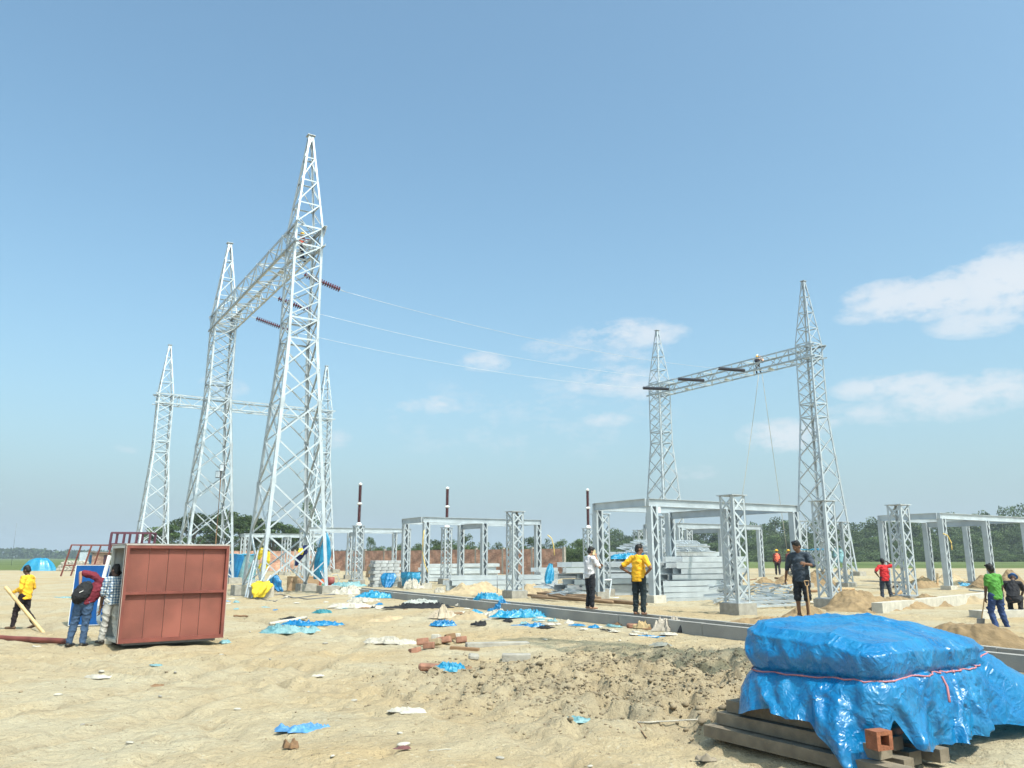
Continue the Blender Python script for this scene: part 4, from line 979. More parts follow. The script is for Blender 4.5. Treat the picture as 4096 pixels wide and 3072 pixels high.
stack('channel in the tall stack inside the large portal', 'channels stacked inside the large portal frame', Vector((7.05,35.3,.0)), AX, 7, 5, 4.0, jit=.42, gapz=.255)
stack('pale channel in the low stack beside the portal corner', 'channels in the low front stack', Vector((5.95,32.25,.05)), AX-.03, 4, 1, 2.75, w=.20, jit=.02, gapz=.215, z0=.02)
stack('pale channel in the rear stack under the trusses', 'channels in the rear stack', Vector((5.7,42.2,.1)), AX, 8, 4, 7.0, jit=.25, gapz=.24)
stack('channel in the low stack behind the sand heap', 'channels behind the sand heap', Vector((-3.2,43.6,.0)), AX-.12, 3, 4, 5.4, jit=.3, w=.24, gapz=.26)
stack('channel in the far stack before the brick wall', 'channels stacked before the brick wall', Vector((-6.6,60.0,.0)), AX-.1, 5, 4, 6.0, jit=.4, gapz=.25, w=.23)
stack('short channel in the small stack left of the tall one', 'short channels left of the tall stack', at_z(2165, 2360, .05)+Vector((0,0,-.05)), AX+.25, 5, 3, 1.6, jit=.3, gapz=.23)
def truss_piece(label, P, rz, L_=4.5, w=.9, tilt=0, group='prefabricated truss panels'):
    t = thing('truss_piece', label, 'truss', P, rz, group); t.rotation_euler = (tilt, 0, rz)
    for y in (0, w): MB().bar((0,y,0), (L_,y,0), .07, .07).build('chord', STEEL, t)
    m = MB(); n = int(L_/.45)
    for i in range(n): a, b = (0, w) if i % 2 else (w, 0); m.bar((L_*i/n, a, .0), (L_*(i+1)/n, b, 0), .05, .03)
    m.build('lacing', STEEL, t); return t
for i in range(5): truss_piece('laced truss on top of the rear stack, %s of five' % ['lowest','second','middle','fourth','uppermost'][i], (5.9+.25*i, 42.3+.5*(i % 3), 2.12+.10*i), AX+random.uniform(-.05,.05), 6.2-.4*i, .8, R(14))
for i in range(3): truss_piece('laced truss lying flat beside the nearest pillar, %s one' % ['bottom','middle','top'][i], G(2965+10*i, 2440-6*i, .12+.08*i), AX+random.uniform(-.06,.02), 3.2, .7, R(4), group='flat truss panels on the ground')
truss_piece('short upright rack of bright bars leaning on the tall stack', at_z(2395, 2395, .1), AX, 1.1, .9, R(58), group=None)
# loose angles
def scatter_bars(label, group, cu, cv, du, dv, n, L0, L1, zmax, name='steel_angle', fan=None):
    for i in range(n):
        u = cu+random.uniform(-du, du); v = cv+random.uniform(-dv, dv); p = G(u, v); L_ = random.uniform(L0, L1); a = random.uniform(0, math.pi) if fan is None else fan+random.uniform(-.5,.5)
        m = MB(); m.angle((-L_/2,0,0), (L_/2,0,0), (0,1,0), (0,0,1), .07, .01); o = m.build(name, STEEL, None, loc=p+Vector((0,0,random.uniform(.05, zmax))), rotz=a); o.rotation_euler.y = random.uniform(-.25,.25); tag(o, label, 'steel angle', group)
scatter_bars('loose bright steel angle in the jumbled heap beside the nearest pillar', 'jumbled steel angles by the nearest pillar', 2885, 2405, 28, 18, 26, .5, 1.1, .62)
scatter_bars('loose bright steel angle in the wide low heap behind the shovel man', 'jumbled steel angles behind the shovel man', 3080, 2375, 90, 24, 40, .5, 1.3, .35)
scatter_bars('short steel offcut at the foot of the tall stack', 'steel offcuts at the stack foot', 2235, 2375, 70, 22, 34, .35, .9, .45)
scatter_bars('steel angle lying near the low stack behind the sand heap', 'loose angles near the low stack', 1790, 2318, 50, 14, 14, .6, 1.6, .4)
# ------------------------------------------------------------------ heaps
def heap(label, u, v, w, d, h, m_, seed=0, rz=AX, ridge=.0, dz=-.05):
    c = G(u, v); n = 56; m = MB()
    def f(a, b):
        r_ = b; th = a*2*math.pi; rr = r_*(1+.30*(nz1(math.cos(th)*1.3+seed, math.sin(th)*1.3, seed)-.5)); x = rr*math.cos(th)*w; y = rr*math.sin(th)*d
        z = h*(math.cos(min(1, r_)*math.pi)+1)/2*(.45+1.1*nz1(x*1.3+seed, y*1.3, seed+3))+.34*h**.5*(nz1(x*3.3, y*3.3, seed+9)-.5)*(1-r_)
        z += .10*(nz1(x*8, y*8, seed+5)-.5)*(1-r_**2)
        return (x, y, z-.06*r_**6)
    m.grid(f, 120, 44, True); o = m.build('earth_heap' if m_ is SANDH else 'sand_heap', m_, None, True, loc=c+Vector((0,0,dz)), rotz=rz); return tag(o, label, 'earth heap' if m_ is SANDH else 'sand heap')
heap('pale sand heap between the trench and the lone lattice pillar', 1900, 2372, 2.2, 1.3, .62, SANDL, 1)
heap('pale sand heap right of the lone pillar foot, beside the poles', 2120, 2385, 1.5, .9, .50, SANDL, 2)
heap('tall brown earth heap between the shovel man and the man in red', 3440, 2440, 2.0, 1.5, .85, SANDH, 3)
heap('low brown earth heap at the foot of the pillar beside the man in red', 3600, 2432, 1.9, 1.0, .38, SANDH, 4)
heap('long brown earth heap behind the tarpaulin on the right', 3860, 2590, 2.3, 1.15, .42, SANDH, 5, R(-35))
heap('strip of brown earth along the trench below the nearest pillar', 3060, 2492, 1.7, .6, .20, SANDH, 6, R(-8))
heap('small brown earth heap behind the shovel man', 3060, 2345, 1.6, 1.0, .5, SANDH, 7)
heap('brown earth heap under the orange vested workers', 3150, 2335, 2.0, 1.0, .55, SANDH, 8)
heap('pale spoil heap in front of the right-hand trench', 3830, 2410, 2.6, .9, .35, SANDL, 9, R(-15))
heap('spoil heap where the shovel man stands', 3230, 2492, 1.5, .9, .42, SANDH, 11)
heap('small sand hump among the debris before the trench', 1880, 2475, 1.0, .7, .26, SANDL, 12)
heap('low clod mound in the open ground near the bricks', 1560, 2480, 1.0, .5, .14, SANDL, 13)
heap('low crumbling mound in the open ground, left of centre', 1190, 2520, 1.2, .4, .10, SANDL, 14)
for k, (u, v, w, d, h, wh) in enumerate([(3680,2352,1.5,.7,.30,'left of the right portal post'),(3800,2338,1.7,.8,.34,'between the right portal posts'),(3935,2345,1.4,.7,.3,'under the right portal middle'),(4040,2350,1.6,.8,.4,'at the right edge below the portal'),(3710,2428,1.3,.6,.22,'before the white kerb'),(4050,2440,1.5,.7,.26,'right of the man in green'),(2900,2350,1.4,.7,.3,'behind the nearest pillar'),(3270,2330,1.5,.8,.35,'right of the shovel man')]):
    heap('small rough earth heap %s' % wh, u, v, w*1.3, d*1.2, h*2.3, SANDL if k % 4 == 1 else SANDH, 40+k)
# ------------------------------------------------------------------ concrete bits on the right
def kerb(label, a, b, h, w, m_, name='concrete_kerb'):
    a = Vector(a); b = Vector(b); d = b-a; m = MB(); m.bar(Vector((0,0,0)), d, w, h); o = m.build(name, m_, None, loc=a+Vector((0,0,h/2-.25))); return tag(o, label, 'concrete kerb')
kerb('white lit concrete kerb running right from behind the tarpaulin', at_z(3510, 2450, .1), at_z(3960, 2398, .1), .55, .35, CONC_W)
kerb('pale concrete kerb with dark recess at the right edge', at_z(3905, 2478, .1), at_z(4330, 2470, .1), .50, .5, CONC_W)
t = trench('cable_trench', at_z(3440, 2338, .1)+Vector((0,0,0)), TR_D, TR_N, 16, 'second cable trench, on the right between the portal frame and the man in green', .30)
t.location.z = .05
MB().box((0,0,0), (1,1,1))
block('concrete_slab', 'grey concrete slab lying flat near the bricks', G(1990, 2583), (1.35,.28,.10), CONC, 'concrete slab', R(12))
block('concrete_block', 'small grey concrete block on the track, right of the bricks', G(2065, 2637), (.55,.28,.14), CONC, 'concrete block', R(-2))
# ------------------------------------------------------------------ bricks and small debris
i = 0
for (u, v, lx, m_, lab) in [(1660,2608,.30,BRICK,'brick'),(1690,2592,.34,BRICK,'brick'),(1735,2588,.40,SANDL,'stone'),(1745,2566,.26,CONC_W,'stone'),(1775,2580,.42,BRICK,'brick'),(1800,2570,.30,BROWN,'brick'),(1822,2562,.28,CONC_W,'stone'),(1845,2574,.32,BRICK,'brick'),(1715,2600,.3,BRICK,'brick')]:
    block(lab, '%s in the small heap of bricks and stones near the grey slab' % lab, G(u, v, random.uniform(0,.06)), (lx*.75, .15, .13), m_, lab, random.uniform(-.6,.6), random.uniform(-.3,.3), 'heap of bricks and stones in the open ground', .012)
for (u, v, lx, m_, lab) in [(1745,2681,.60,BRICK,'flat broken brick lying behind the blue scrap in the middle ground'),(1840,2679,.45,BROWN,'brown brick piece right of the flat broken brick'),(1700,2702,.26,BRICK,'brick end left of the blue scrap in the middle ground'),(2535,2512,.34,BRICK,'red brick at the foot of the trench below the man in yellow T-shirt'),(1895,2650,.20,CONC,'round stone in the middle ground beside the track')]:
    block('brick' if 'brick' in lab else 'stone', lab, G(u, v), (lx, .16, .11), m_, 'brick' if 'brick' in lab else 'stone', random.uniform(-.3,.3), .1, None, .03)
block('curved_bark', 'dark curved piece of wood right of the brick heap', G(1858, 2602), (.62,.10,.07), BROWN, 'wood piece', R(-14), .05)
def scrap(label, u, v, w, d, h, m_, seed, name='plastic_scrap', cat='plastic scrap', rz=0.0, group=None, dz=0.01):
    c = G(u, v); m = MB(); n = 40 if w > .5 else 14
    def f(a, b):
        th = a*2*math.pi; k = .35+1.15*nz1(math.cos(th)*2.6+seed*3.1, math.sin(th)*2.6+seed, seed)+.25*(nz1(math.cos(th)*8+seed, math.sin(th)*8, seed+4)-.5)
        r_ = b*k; x = r_*math.cos(th)*w/2; y = r_*math.sin(th)*d/2; sc = 2.6/max(.3, min(w, d))**.6
        rd = 1-2*abs(nz1(x*sc*1.5+seed, y*sc*2.2, seed+7)-.5); r2 = 1-2*abs(nz1(x*sc*4+seed, y*sc*4, seed+2)-.5); z = h*.75*(rd**4)*(nz1(x*sc*.8, y*sc, seed+1)*1.6)*(1-b**6)+h*.30*r2**2*(1-b**8)
        return (x, y, max(z, 0)+.004)
    m.grid(f, n*2, n, True); o = m.build(name, m_, None, True, loc=c+Vector((0,0,dz)), rotz=rz); return tag(o, label, cat, group)
def S(u): return u
scraps = [
 ('crumpled pale teal plastic sheet at the left of the open ground', 1170, 2530, 1.5, .8, .26, TARP_P, 1),
 ('bright blue plastic sheet lying just behind the pale teal one', 1245, 2503, 1.8, .65, .16, TARP, 2),
 ('grey plastic flap behind the bright blue sheet', 1160, 2482, .9, .5, .12, BLACKC, 3),
 ('small dark teal plastic scrap in the open ground above the blue sheet', 1290, 2453, .55, .35, .14, mat('dark_teal_plastic', (.02,.16,.20), .5), 4),
 ('white cloth sheet crumpled on the sand near the trench end', 1420, 2428, 1.6, .8, .2, WHITEC, 5),
 ('second white cloth bundle behind the first, near the trench end', 1455, 2408, 1.3, .6, .26, WHITEC, 6),
 ('blue crumpled plastic net near the trench end', 1520, 2392, 2.2, .9, .3, TARP_C, 7),
 ('pile of pale rags at the foot of the trench end', 1400, 2378, 1.6, .9, .4, WHITEC, 8),
 ('pale green net heap beside the red machine', 1385, 2362, 1.9, .9, .30, TARP_P, 9),
 ('long black plastic sheet lying before the trench', 1660, 2432, 2.5, .7, .2, BLACKC, 10),
 ('light grey dusty cloth beside the trench wall', 1730, 2415, 2.2, .6, .2, mat('dusty_cloth', (.36,.38,.36), .85), 11),
 ('white torn bag in front of the trench, left of the blue sheets', 1870, 2426, 1.0, .5, .26, WHITEC, 12),
 ('bright blue crumpled sheet against the trench wall', 1960, 2428, 1.15, .5, .34, TARP_C, 13),
 ('darker blue crumpled sheet right of the bright one at the trench wall', 2010, 2425, .9, .4, .38, TARP, 14),
 ('small blue scrap below the crumpled sheets at the trench', 1902, 2454, .5, .3, .14, TARP_C, 15),
 ('big pile of torn bright blue plastic before the trench', 2090, 2470, 1.6, .7, .26, TARP_C, 16),
 ('torn blue plastic strip right of the big torn pile', 2170, 2496, 1.3, .35, .12, TARP, 17),
 ('dusty white bag left of the torn blue pile', 1990, 2472, .9, .5, .26, WHITEC, 18),
 ('small blue rag on the sand hump', 1770, 2500, .7, .35, .18, TARP, 19),
 ('pale broken sack on the sand hump', 1775, 2475, .8, .5, .3, mat('dirty_sack', (.50,.42,.32), .9), 20),
 ('black small rag below the sand hump', 1912, 2500, .45, .3, .16, BLACKC, 21),
 ('grey white cement sack lying left of the brick heap', 1540, 2575, 1.0, .5, .14, WHITEC, 22),
 ('second cement sack left of the brick heap', 1625, 2575, .7, .4, .12, WHITEC, 23),
 ('blue plastic scrap poking from the sand in the middle ground', 1802, 2696, .55, .34, .16, TARP_C, 24),
 ('white plastic scrap in front of the blue one in the middle ground', 1812, 2712, .6, .35, .12, WHITEC, 25),
 ('flat white sheet scrap in the foreground centre', 1640, 2862, .48, .24, .05, WHITEC, 26),
 ('blue wrinkled scrap in the left foreground', 1215, 2915, .60, .30, .09, mat('dusty_blue_plastic', (.08,.24,.48), .5), 27),
 ('thin teal scrap in the foreground right of centre', 2300, 2900, .40, .16, .05, TARP_P, 28),
 ('tan torn sack below the trench near the red brick', 2605, 2515, .85, .4, .26, mat('tan_sack', (.46,.34,.18), .9), 29),
 ('dusty grey stones and bag at the trench foot', 2700, 2525, .95, .4, .32, mat('grey_bag', (.42,.37,.31), .9), 30),
 ('dark stone with black underside right of the dusty bag', 2750, 2532, .45, .25, .2, BLACKC, 31),
 ('blue flat rag in front of the tan sack', 2600, 2542, .9, .18, .05, TARP, 32),
 ('white cloth corner rising behind the trench near the pillar foot', 1655, 2357, 1.1, .6, .5, WHITEC, 33),
 ('pale pointed cloth behind the trench below the sand heap', 1760, 2370, .6, .4, .35, WHITEC, 34),
 ('pale blue scrap near the boy with the bamboo', 255, 2394, 1.1, .3, .08, TARP_P, 35),
 ('blue scrap on the far right beside the portal footings', 3850, 2345, 1.3, .6, .2, TARP_C, 36),
 ('white paper scrap beneath the backpack man', 145, 2587, .2, .1, .03, WHITEC, 37),
 ('crumpled brown leaf litter in the near left foreground', 1165, 2985, .16, .12, .10, BROWN, 38),
 ('dirty cloth knot in the bottom right foreground', 2825, 3050, .20, .12, .09, mat('dirty_knot', (.24,.20,.15), .9), 39),
 ('dull maroon rag on a string in the foreground', 1612, 3005, .15, .08, .03, mat('maroon_rag', (.16,.07,.07), .9), 40),
]
for k in scraps: scrap(*k[:8], rz=random.uniform(-.2,.2))
rl = random.Random(12)
for k in range(90):
    t_ = rl.random()
    if k < 55: u = 1330+1300*t_+rl.uniform(-60,60); v = 2385+.105*(u-1330)+rl.uniform(-6,34)
    elif k < 75: u = rl.uniform(900,1420); v = rl.uniform(2376,2440)
    else: u = rl.uniform(300,2700); v = rl.uniform(2450,2760)
    mm = rl.choice([WHITEC, WHITEC, CONC_W, TARP, TARP_P, BLACKC, BROWN]); kd = {WHITEC:'white rag', CONC_W:'pale plaster', TARP:'blue plastic', TARP_P:'teal plastic', BLACKC:'black plastic', BROWN:'brown fibre'}[mm]
    scrap('small torn scrap of %s littering the sand %s' % (kd, 'along the trench' if k < 55 else ('by the nearest tower' if k < 75 else 'in the open')), u, v, rl.uniform(.15,.5), rl.uniform(.1,.3), rl.uniform(.02,.10), mm, 100+k, 'litter_scrap', 'litter', rl.uniform(-1,1), 'small litter on the sand')
for k, (u, v) in enumerate([(700,2700),(230,2790),(1235,2750),(1415,2812),(1600,2938),(1615,2985),(850,2560),(885,2620),(1000,2530),(2270,3045),(2360,3060),(2245,2480),(2000,3030),(1905,2810),(2420,2795),(120,2640),(560,2620),(405,2700),(640,2790),(950,2840),(1330,3030),(1080,2640),(2180,2560),(2480,2560),(1300,2580),(2620,2600),(520,2960),(330,2900)]):
    m = MB(); r_ = random.uniform(.018,.05); m.ball((0,0,0), (r_*1.5, r_*.9, r_*.45), None, 9, 6)
    for i_ in range(len(m.v)): x, y, z = m.v[i_]; q = 1+.5*(nz1(x*30+k, y*30+z*20, k)-.5); m.v[i_] = (x*q, y*q, z*q)
    o = m.build('pebble', CONC_W if k % 3 else CONC, None, True, loc=G(u, v, .015), rotz=random.random()*3); tag(o, 'small pale stone or plaster crumb scattered on the sand', 'stone', 'pale crumbs scattered on the sand')
def clods():
    base = []
    for k in range(4):
        m = MB(); m.ball((0,0,0), (1,.8,.6), None, 9, 6)
        for i_ in range(len(m.v)): x, y, z = m.v[i_]; q = 1+.7*(nz1(x*2+k*5, y*2+z*2, k)-.5); m.v[i_] = (x*q, y*q, z*q)
        base.append(m)
    M_ = MB(); rs = np.random.RandomState(3); n = 0
    while n < 6500:
        if rs.rand() < .58: x = rs.normal(1.9, 2.2); y = rs.normal(12.9, 2.3)
        else: x = rs.uniform(-9, 8); y = rs.uniform(6.5, 26)
        ch = float(churn(np.array([x]), np.array([y]))[0])
        if rs.rand() > ch+.22: continue
        s_ = rs.uniform(.006,.018)*(1+.7*ch)*(2.0 if rs.rand() < .06 else 1); b = base[n % 4]; a = rs.rand()*6.28; c_, d_ = math.cos(a), math.sin(a); z = gz(x, y)
        M_.add([(x+(p[0]*c_-p[1]*d_)*s_, y+(p[0]*d_+p[1]*c_)*s_, z+p[2]*s_+s_*.2) for p in b.v], b.f); n += 1
    o = M_.build('soil_clods', mat('soil_clod', (.27,.215,.14), .95, 0, .25, 3), None, True); tag(o, 'small clods of dry soil strewn over the churned ground', 'soil clods', kind='stuff')
clods()
# timber pieces and sticks
def stick(name, label, u0, v0, u1, v1, r, m_, cat, dz=.02, group=None, bend=.02):
    a = G(u0, v0, dz+r); b = G(u1, v1, dz+r); pts = [a.lerp(b, i/6)+Vector((random.uniform(-bend,bend), random.uniform(-bend,bend), random.uniform(0,bend))) for i in range(7)]
    return pipe(name, label, pts, r, m_, cat, group, 7)
for i, (u0, v0, u1, v1) in enumerate([(2108,2388,2500,2422),(2112,2394,2450,2426),(2120,2383,2400,2408),(2130,2400,2560,2430),(2110,2378,2380,2400),(2200,2402,2590,2440),(2115,2372,2330,2398)]):
    stick('wooden_pole', 'crooked wooden pole beyond the trench, '+['thickest looking front','second from the front','middle','lowest, nearest the kerb,','rearmost','right-hand reaching','short upper'][i]+' one', u0, v0, u1, v1, .055, mat('pole_bark', (.26,.17,.10), .9), 'wooden pole', .03+.05*(i % 3), 'wooden poles beyond the trench', .05)
stick('white_batten', 'long white batten beside the bright blue sheet', 1080, 2497, 1225, 2482, .05, CONC_W, 'batten')
stick('thin_twig', 'thin pale twig in the lower right foreground', 2555, 2902, 2790, 2912, .008, WHITEC, 'twig', 0)
stick('thin_twig', 'short dark twig below the pale one in the foreground', 2555, 2915, 2585, 2965, .006, BROWN, 'twig', 0)
stick('red_stick', 'reddish dry stick right of the red cabinet', 935, 2475, 990, 2468, .03, BROWN, 'stick')
stick('thin_twig', 'fine white string piece in the foreground centre', 1712, 3005, 1800, 3000, .005, WHITEC, 'string', 0)
for (u, v0, v1, Yd) in ((1989, 2305, 2372, 33),): pipe('steel_rod', 'thin upright rod standing in the sand heap by the trench', [at_y(u, v1, Yd), at_y(u, v0, Yd)], .014, STEEL_D, 'rod')
rl = random.Random(5)
for k in range(16):
    u = rl.uniform(2960, 4080); v = rl.uniform(2318, 2425); w = rl.uniform(40, 130)
    if 3380 < u < 3520 and v > 2360: continue
    mm = rl.choice([WOOD, BROWN, STEEL_W, CONC_W]); nm = {WOOD:'pale board', BROWN:'brown pole', STEEL_W:'dull steel bar', CONC_W:'dusty batten'}[mm]
    wh = 'behind the nearest pillar' if u < 3150 else ('near the shovel man' if u < 3400 else ('near the man in red' if u < 3700 else 'below the right portal frame'))
    stick('loose_bar', 'loose %s lying on the dug ground %s' % (nm, wh), u, v, u+w, v+rl.uniform(-8, 12), rl.uniform(.03, .07), mm, 'bar', .03, 'loose bars on the dug ground')
# cables on the ground near the tower foot
for k, (pts) in enumerate([[(930,2388),(990,2382),(1060,2396),(1120,2380),(1180,2396),(1260,2384),(1340,2380)],[(1020,2396),(1100,2402),(1150,2388),(1230,2398),(1290,2394),(1370,2386)]]):
    P_ = [G(u, v, .03) for u, v in pts]; pipe('power_cable', ['loose black cable winding over the sand before the crate','second loose cable tangled before the crate'][k], [p.lerp(q_, t_) for p, q_ in zip(P_[:-1], P_[1:]) for t_ in (0,.33,.66)]+[P_[-1]], .018, STEEL_D, 'cable')
# ------------------------------------------------------------------ things around the nearest tower
c = at_z(1145, 2372, .03); cr = thing('wooden_crate', 'pale plywood crate with faint lettering at the foot of the nearest tower', 'crate', c, R(6)); PLY = mat('plywood', (.40,.27,.16), .75, 0, .12, 3)
MB().box((1.0,.45,.47), (2.0,.9,.72)).build('box', PLY, cr)
for x in (.18, 1.0, 1.85): MB().box((x,.45,.055), (.12,.88,.105)).build('batten', WOOD, cr)
for k in range(2): MB().box((1.0, -.006, .13+.68*k), (2.0, .012, .05)).build('edge_strip', WOOD, cr)
MB().box((1.82,-.012,.42), (.32,.012,.50)).build('red_stain', mat('red_paint_stain', (.30,.07,.05), .8), cr)
tx = bpy.data.curves.new('lettering', 'FONT'); tx.body = 'NL  21 -'; tx.size = .2; tx.extrude = .002; to = bpy.data.objects.new('lettering', tx); COL.objects.link(to); to.parent = cr; to.location = (.18, -.014, .60); to.rotation_euler = (R(90), 0, 0); tx.materials.append(BROWN)
bpy.context.view_layer.update(); tme = bpy.data.meshes.new_from_object(to.evaluated_get(bpy.context.evaluated_depsgraph_get())); bpy.data.objects.remove(to)
to = bpy.data.objects.new('lettering', tme); COL.objects.link(to); to.parent = cr; to.location = (.18, -.014, .50); to.rotation_euler = (R(90), 0, 0)
def drape(name, label, pts, ws, m_, cat, seed, depth=.10):
    """hanging cloth: lofted flattened folds down a line of points"""
    pts = [Vector(p) for p in pts]; m = MB(); nu = 40; nv = 26; vs = []
    for j in range(nv):
        k = j/(nv-1)*(len(pts)-1); i0 = min(int(k), len(pts)-2); f_ = k-i0; c_ = pts[i0].lerp(pts[i0+1], f_)-pts[0]; w_ = ws[i0]*(1-f_)+ws[i0+1]*f_
        for i in range(nu):
            a = 2*math.pi*i/nu; q = 1+.28*math.sin(a*5+seed+j*.12)+.25*(nz1(a*2+seed, j*.3, seed)-.5)
            vs.append(c_+Vector((math.cos(a)*w_/2*q, math.sin(a)*depth*q*min(1, w_*3), .02*math.sin(a*3+j))))
    m.add(vs, [(j*nu+i, j*nu+(i+1) % nu, (j+1)*nu+(i+1) % nu, (j+1)*nu+i) for j in range(nv-1) for i in range(nu)]+[tuple(range(nu)), tuple(range((nv-1)*nu, nv*nu))])
    o = m.build(name, m_, None, True, loc=pts[0]); return tag(o, label, cat)
Yt = 40.3
drape('hanging_tarpaulin', 'bright blue tarpaulin hung like a closed umbrella on the nearest tower leg', [at_y(1302,2126,Yt),at_y(1302,2165,Yt),at_y(1296,2215,Yt),at_y(1285,2270,Yt),at_y(1272,2316,Yt)], [.10,.45,.62,.58,.38], TARP_C, 'tarpaulin', 3, .16)
drape('yellow_cloth', 'yellow cloth hung on the left brace of the nearest tower', [at_y(1052,2192,39),at_y(1045,2210,39),at_y(1036,2238,39)], [.18,.28,.10], YELC, 'cloth', 1)
drape('yellow_cloth', 'long yellow cloth hanging beside the nearest tower front leg', [at_y(1072,2205,38.9),at_y(1068,2240,38.9),at_y(1062,2278,38.9)], [.14,.26,.24], YELC, 'cloth', 2)
drape('yellow_cloth', 'yellow bundle low on the loose struts left of the tower', [at_y(1046,2254,38.8),at_y(1040,2272,38.8),at_y(1034,2288,38.8)], [.10,.20,.12], YELC, 'cloth', 4)
drape('yellow_cloth', 'bright yellow cloth spread over a concrete footing of the nearest tower', [at_y(1050,2325,37.0),at_y(1046,2340,36.9),at_y(1040,2365,36.8),at_y(1036,2388,36.8)], [.45,.85,.6,.35], YELC, 'cloth', 5, .3)
drape('navy_cloth', 'navy and yellow jacket hung on the tower brace', [at_y(1222,2182,39.2),at_y(1212,2212,39.2),at_y(1198,2225,39.2),at_y(1184,2262,39.2)], [.15,.36,.30,.12], NAVYC, 'jacket', 6)
drape('yellow_cloth', 'yellow patch of the jacket on the tower brace', [at_y(1203,2194,39.0),at_y(1203,2206,39.0),at_y(1205,2218,39.0)], [.14,.24,.10], YELC, 'cloth', 7, .06)
drape('blue_bag', 'blue plastic sack sagging beside the crate', [at_y(1098,2300,39.5),at_y(1100,2325,39.5),at_y(1106,2350,39.5),at_y(1122,2366,39.5)], [.2,.55,.45,.25], TARP, 'sack', 8, .2)
block('concrete_block', 'concrete block draped with the yellow cloth', at_z(1052, 2396, .0), (.75,.6,.62), CONC_W, 'concrete block', AX)
for i, (u0, v0, u1, v1) in enumerate([(986,2390,1030,2200),(1002,2392,1072,2265),(978,2388,1012,2240),(1024,2392,1080,2300)]):
    a = at_z(u0, v0, .05); b = at_y(u1, v1, a.y+.9); m = MB(); m.angle((0,0,0), b-a, (1,0,0), (0,1,0), .07, .01); tag(m.build('steel_angle', STEEL, None, loc=a), 'loose steel angle leaning against the nearest tower left leg', 'steel angle', 'angles leaning on the nearest tower')
# wrapped transformer tank
p = at_z(968, 2336, .05); tk = thing('wrapped_tank', 'round equipment tank wrapped in teal and blue plastic behind the cabinet', 'wrapped equipment', p, 0)
MB().box((0,0,.14), (2.0,1.3,.28)).build('skid', STEEL_W, tk)
m = MB(); n = 60; vs = []
for j in range(26):
    z = .30+1.62*j/25; 
    for i in range(n):
        a = 2*math.pi*i/n; r_ = .80+.10*(z-.3)+.035*math.sin(a*9+z*2)+.04*(nz1(a*3, z*2, 3)-.5); vs.append((r_*math.cos(a)*1.02, r_*math.sin(a)*.8, z+.03*math.sin(a*4)))
m.add(vs, [(j*n+i, j*n+(i+1) % n, (j+1)*n+(i+1) % n, (j+1)*n+i) for j in range(25) for i in range(n)]+[tuple(range(25*n, 26*n))]); m.build('plastic_wrap', TARP_P, tk, True)
m = MB(); vs = []
for j in range(24):
    for i in range(22):
        a = R(-168)+R(72)*i/21+.42*(1-abs(j/23-.1)); k = i/21; z = 1.95-1.75*j/23*(.75+.45*math.sin(k*math.pi*.9)); rr = .99+.02*math.sin(a*21+j*.4)
        vs.append((rr*math.cos(a)*.97, rr*math.sin(a)*.82, z+.0*j))
m.add(vs, [(j*22+i, j*22+i+1, (j+1)*22+i+1, (j+1)*22+i) for j in range(23) for i in range(21)]); m.build('blue_cover', TARP, tk, True)
m = MB().tube([(math.cos(a_*math.pi/12)*.95, math.sin(a_*math.pi/12)*.78, 1.96+.03*math.sin(a_*2)) for a_ in range(25)], .05); m.build('gathered_rim', TARP_C, tk, True)
# red machine and cans
q = thing('red_machine', 'small red and white concrete mixer engine beside the crate', 'machine', at_z(1322, 2374, .02), R(20))
MB().box((0,0,.22), (.62,.5,.40), None, .9).build('base', REDPL, q); MB().cyl((0,0,.42),(0,0,.82),.20,.17,14).build('drum', mat('dull_red', (.28,.07,.06), .6), q, True); MB().cyl((-.15,-.26,.26),(.2,-.28,.26),.09).build('cylinder', mat('pinkish_metal', (.62,.32,.24), .5), q, True); MB().tube([(.3,0,.4),(.42,0,.7),(.30,0,.95),(.05,0,.9)], .025).build('handle', STEEL_W, q)
q = thing('fuel_can', 'orange plastic fuel can standing on the red drum beside the crate', 'fuel can', at_z(1292, 2374, .02)); MB().cyl((0,0,0),(0,0,.28),.13,.13,16).build('drum', REDPL, q, True); MB().box((0,0,.52), (.28,.18,.46), None, .7).build('body', ORANGE, q); MB().tube([(-.08,0,.76),(-.05,0,.86),(.06,0,.86),(.08,0,.76)], .02).build('handle', ORANGE, q); MB().box((0,-.11,.42), (.14,.02,.16)).build('label_patch', mat('green_patch', (.05,.35,.22), .6), q)
# floodlight pole
a = at_y(862, 2190, 53); b = at_y(885, 1885, 53); fl = thing('floodlight_pole', 'leaning temporary pole with two floodlights beside the second tower', 'floodlight pole', (a.x, a.y, 0)); o_ = Vector((a.x, a.y, 0))
MB().tube([a-o_-Vector((.1,0,a.z)), a-o_, b-o_], .045).build('pole', BROWN, fl, True)
for nm, u, v in (('floodlight',889,1872),('floodlight',873,1898)):
    c_ = at_y(u, v, 52.8)-o_; h_ = MB().box(c_, (.30,.18,.46)).build(nm, STEEL_D, fl); MB().box(c_+Vector((.0,-.10,0)), (.25,.02,.38)).build('lens', mat('lamp_glass', (.55,.60,.65), .2), h_)
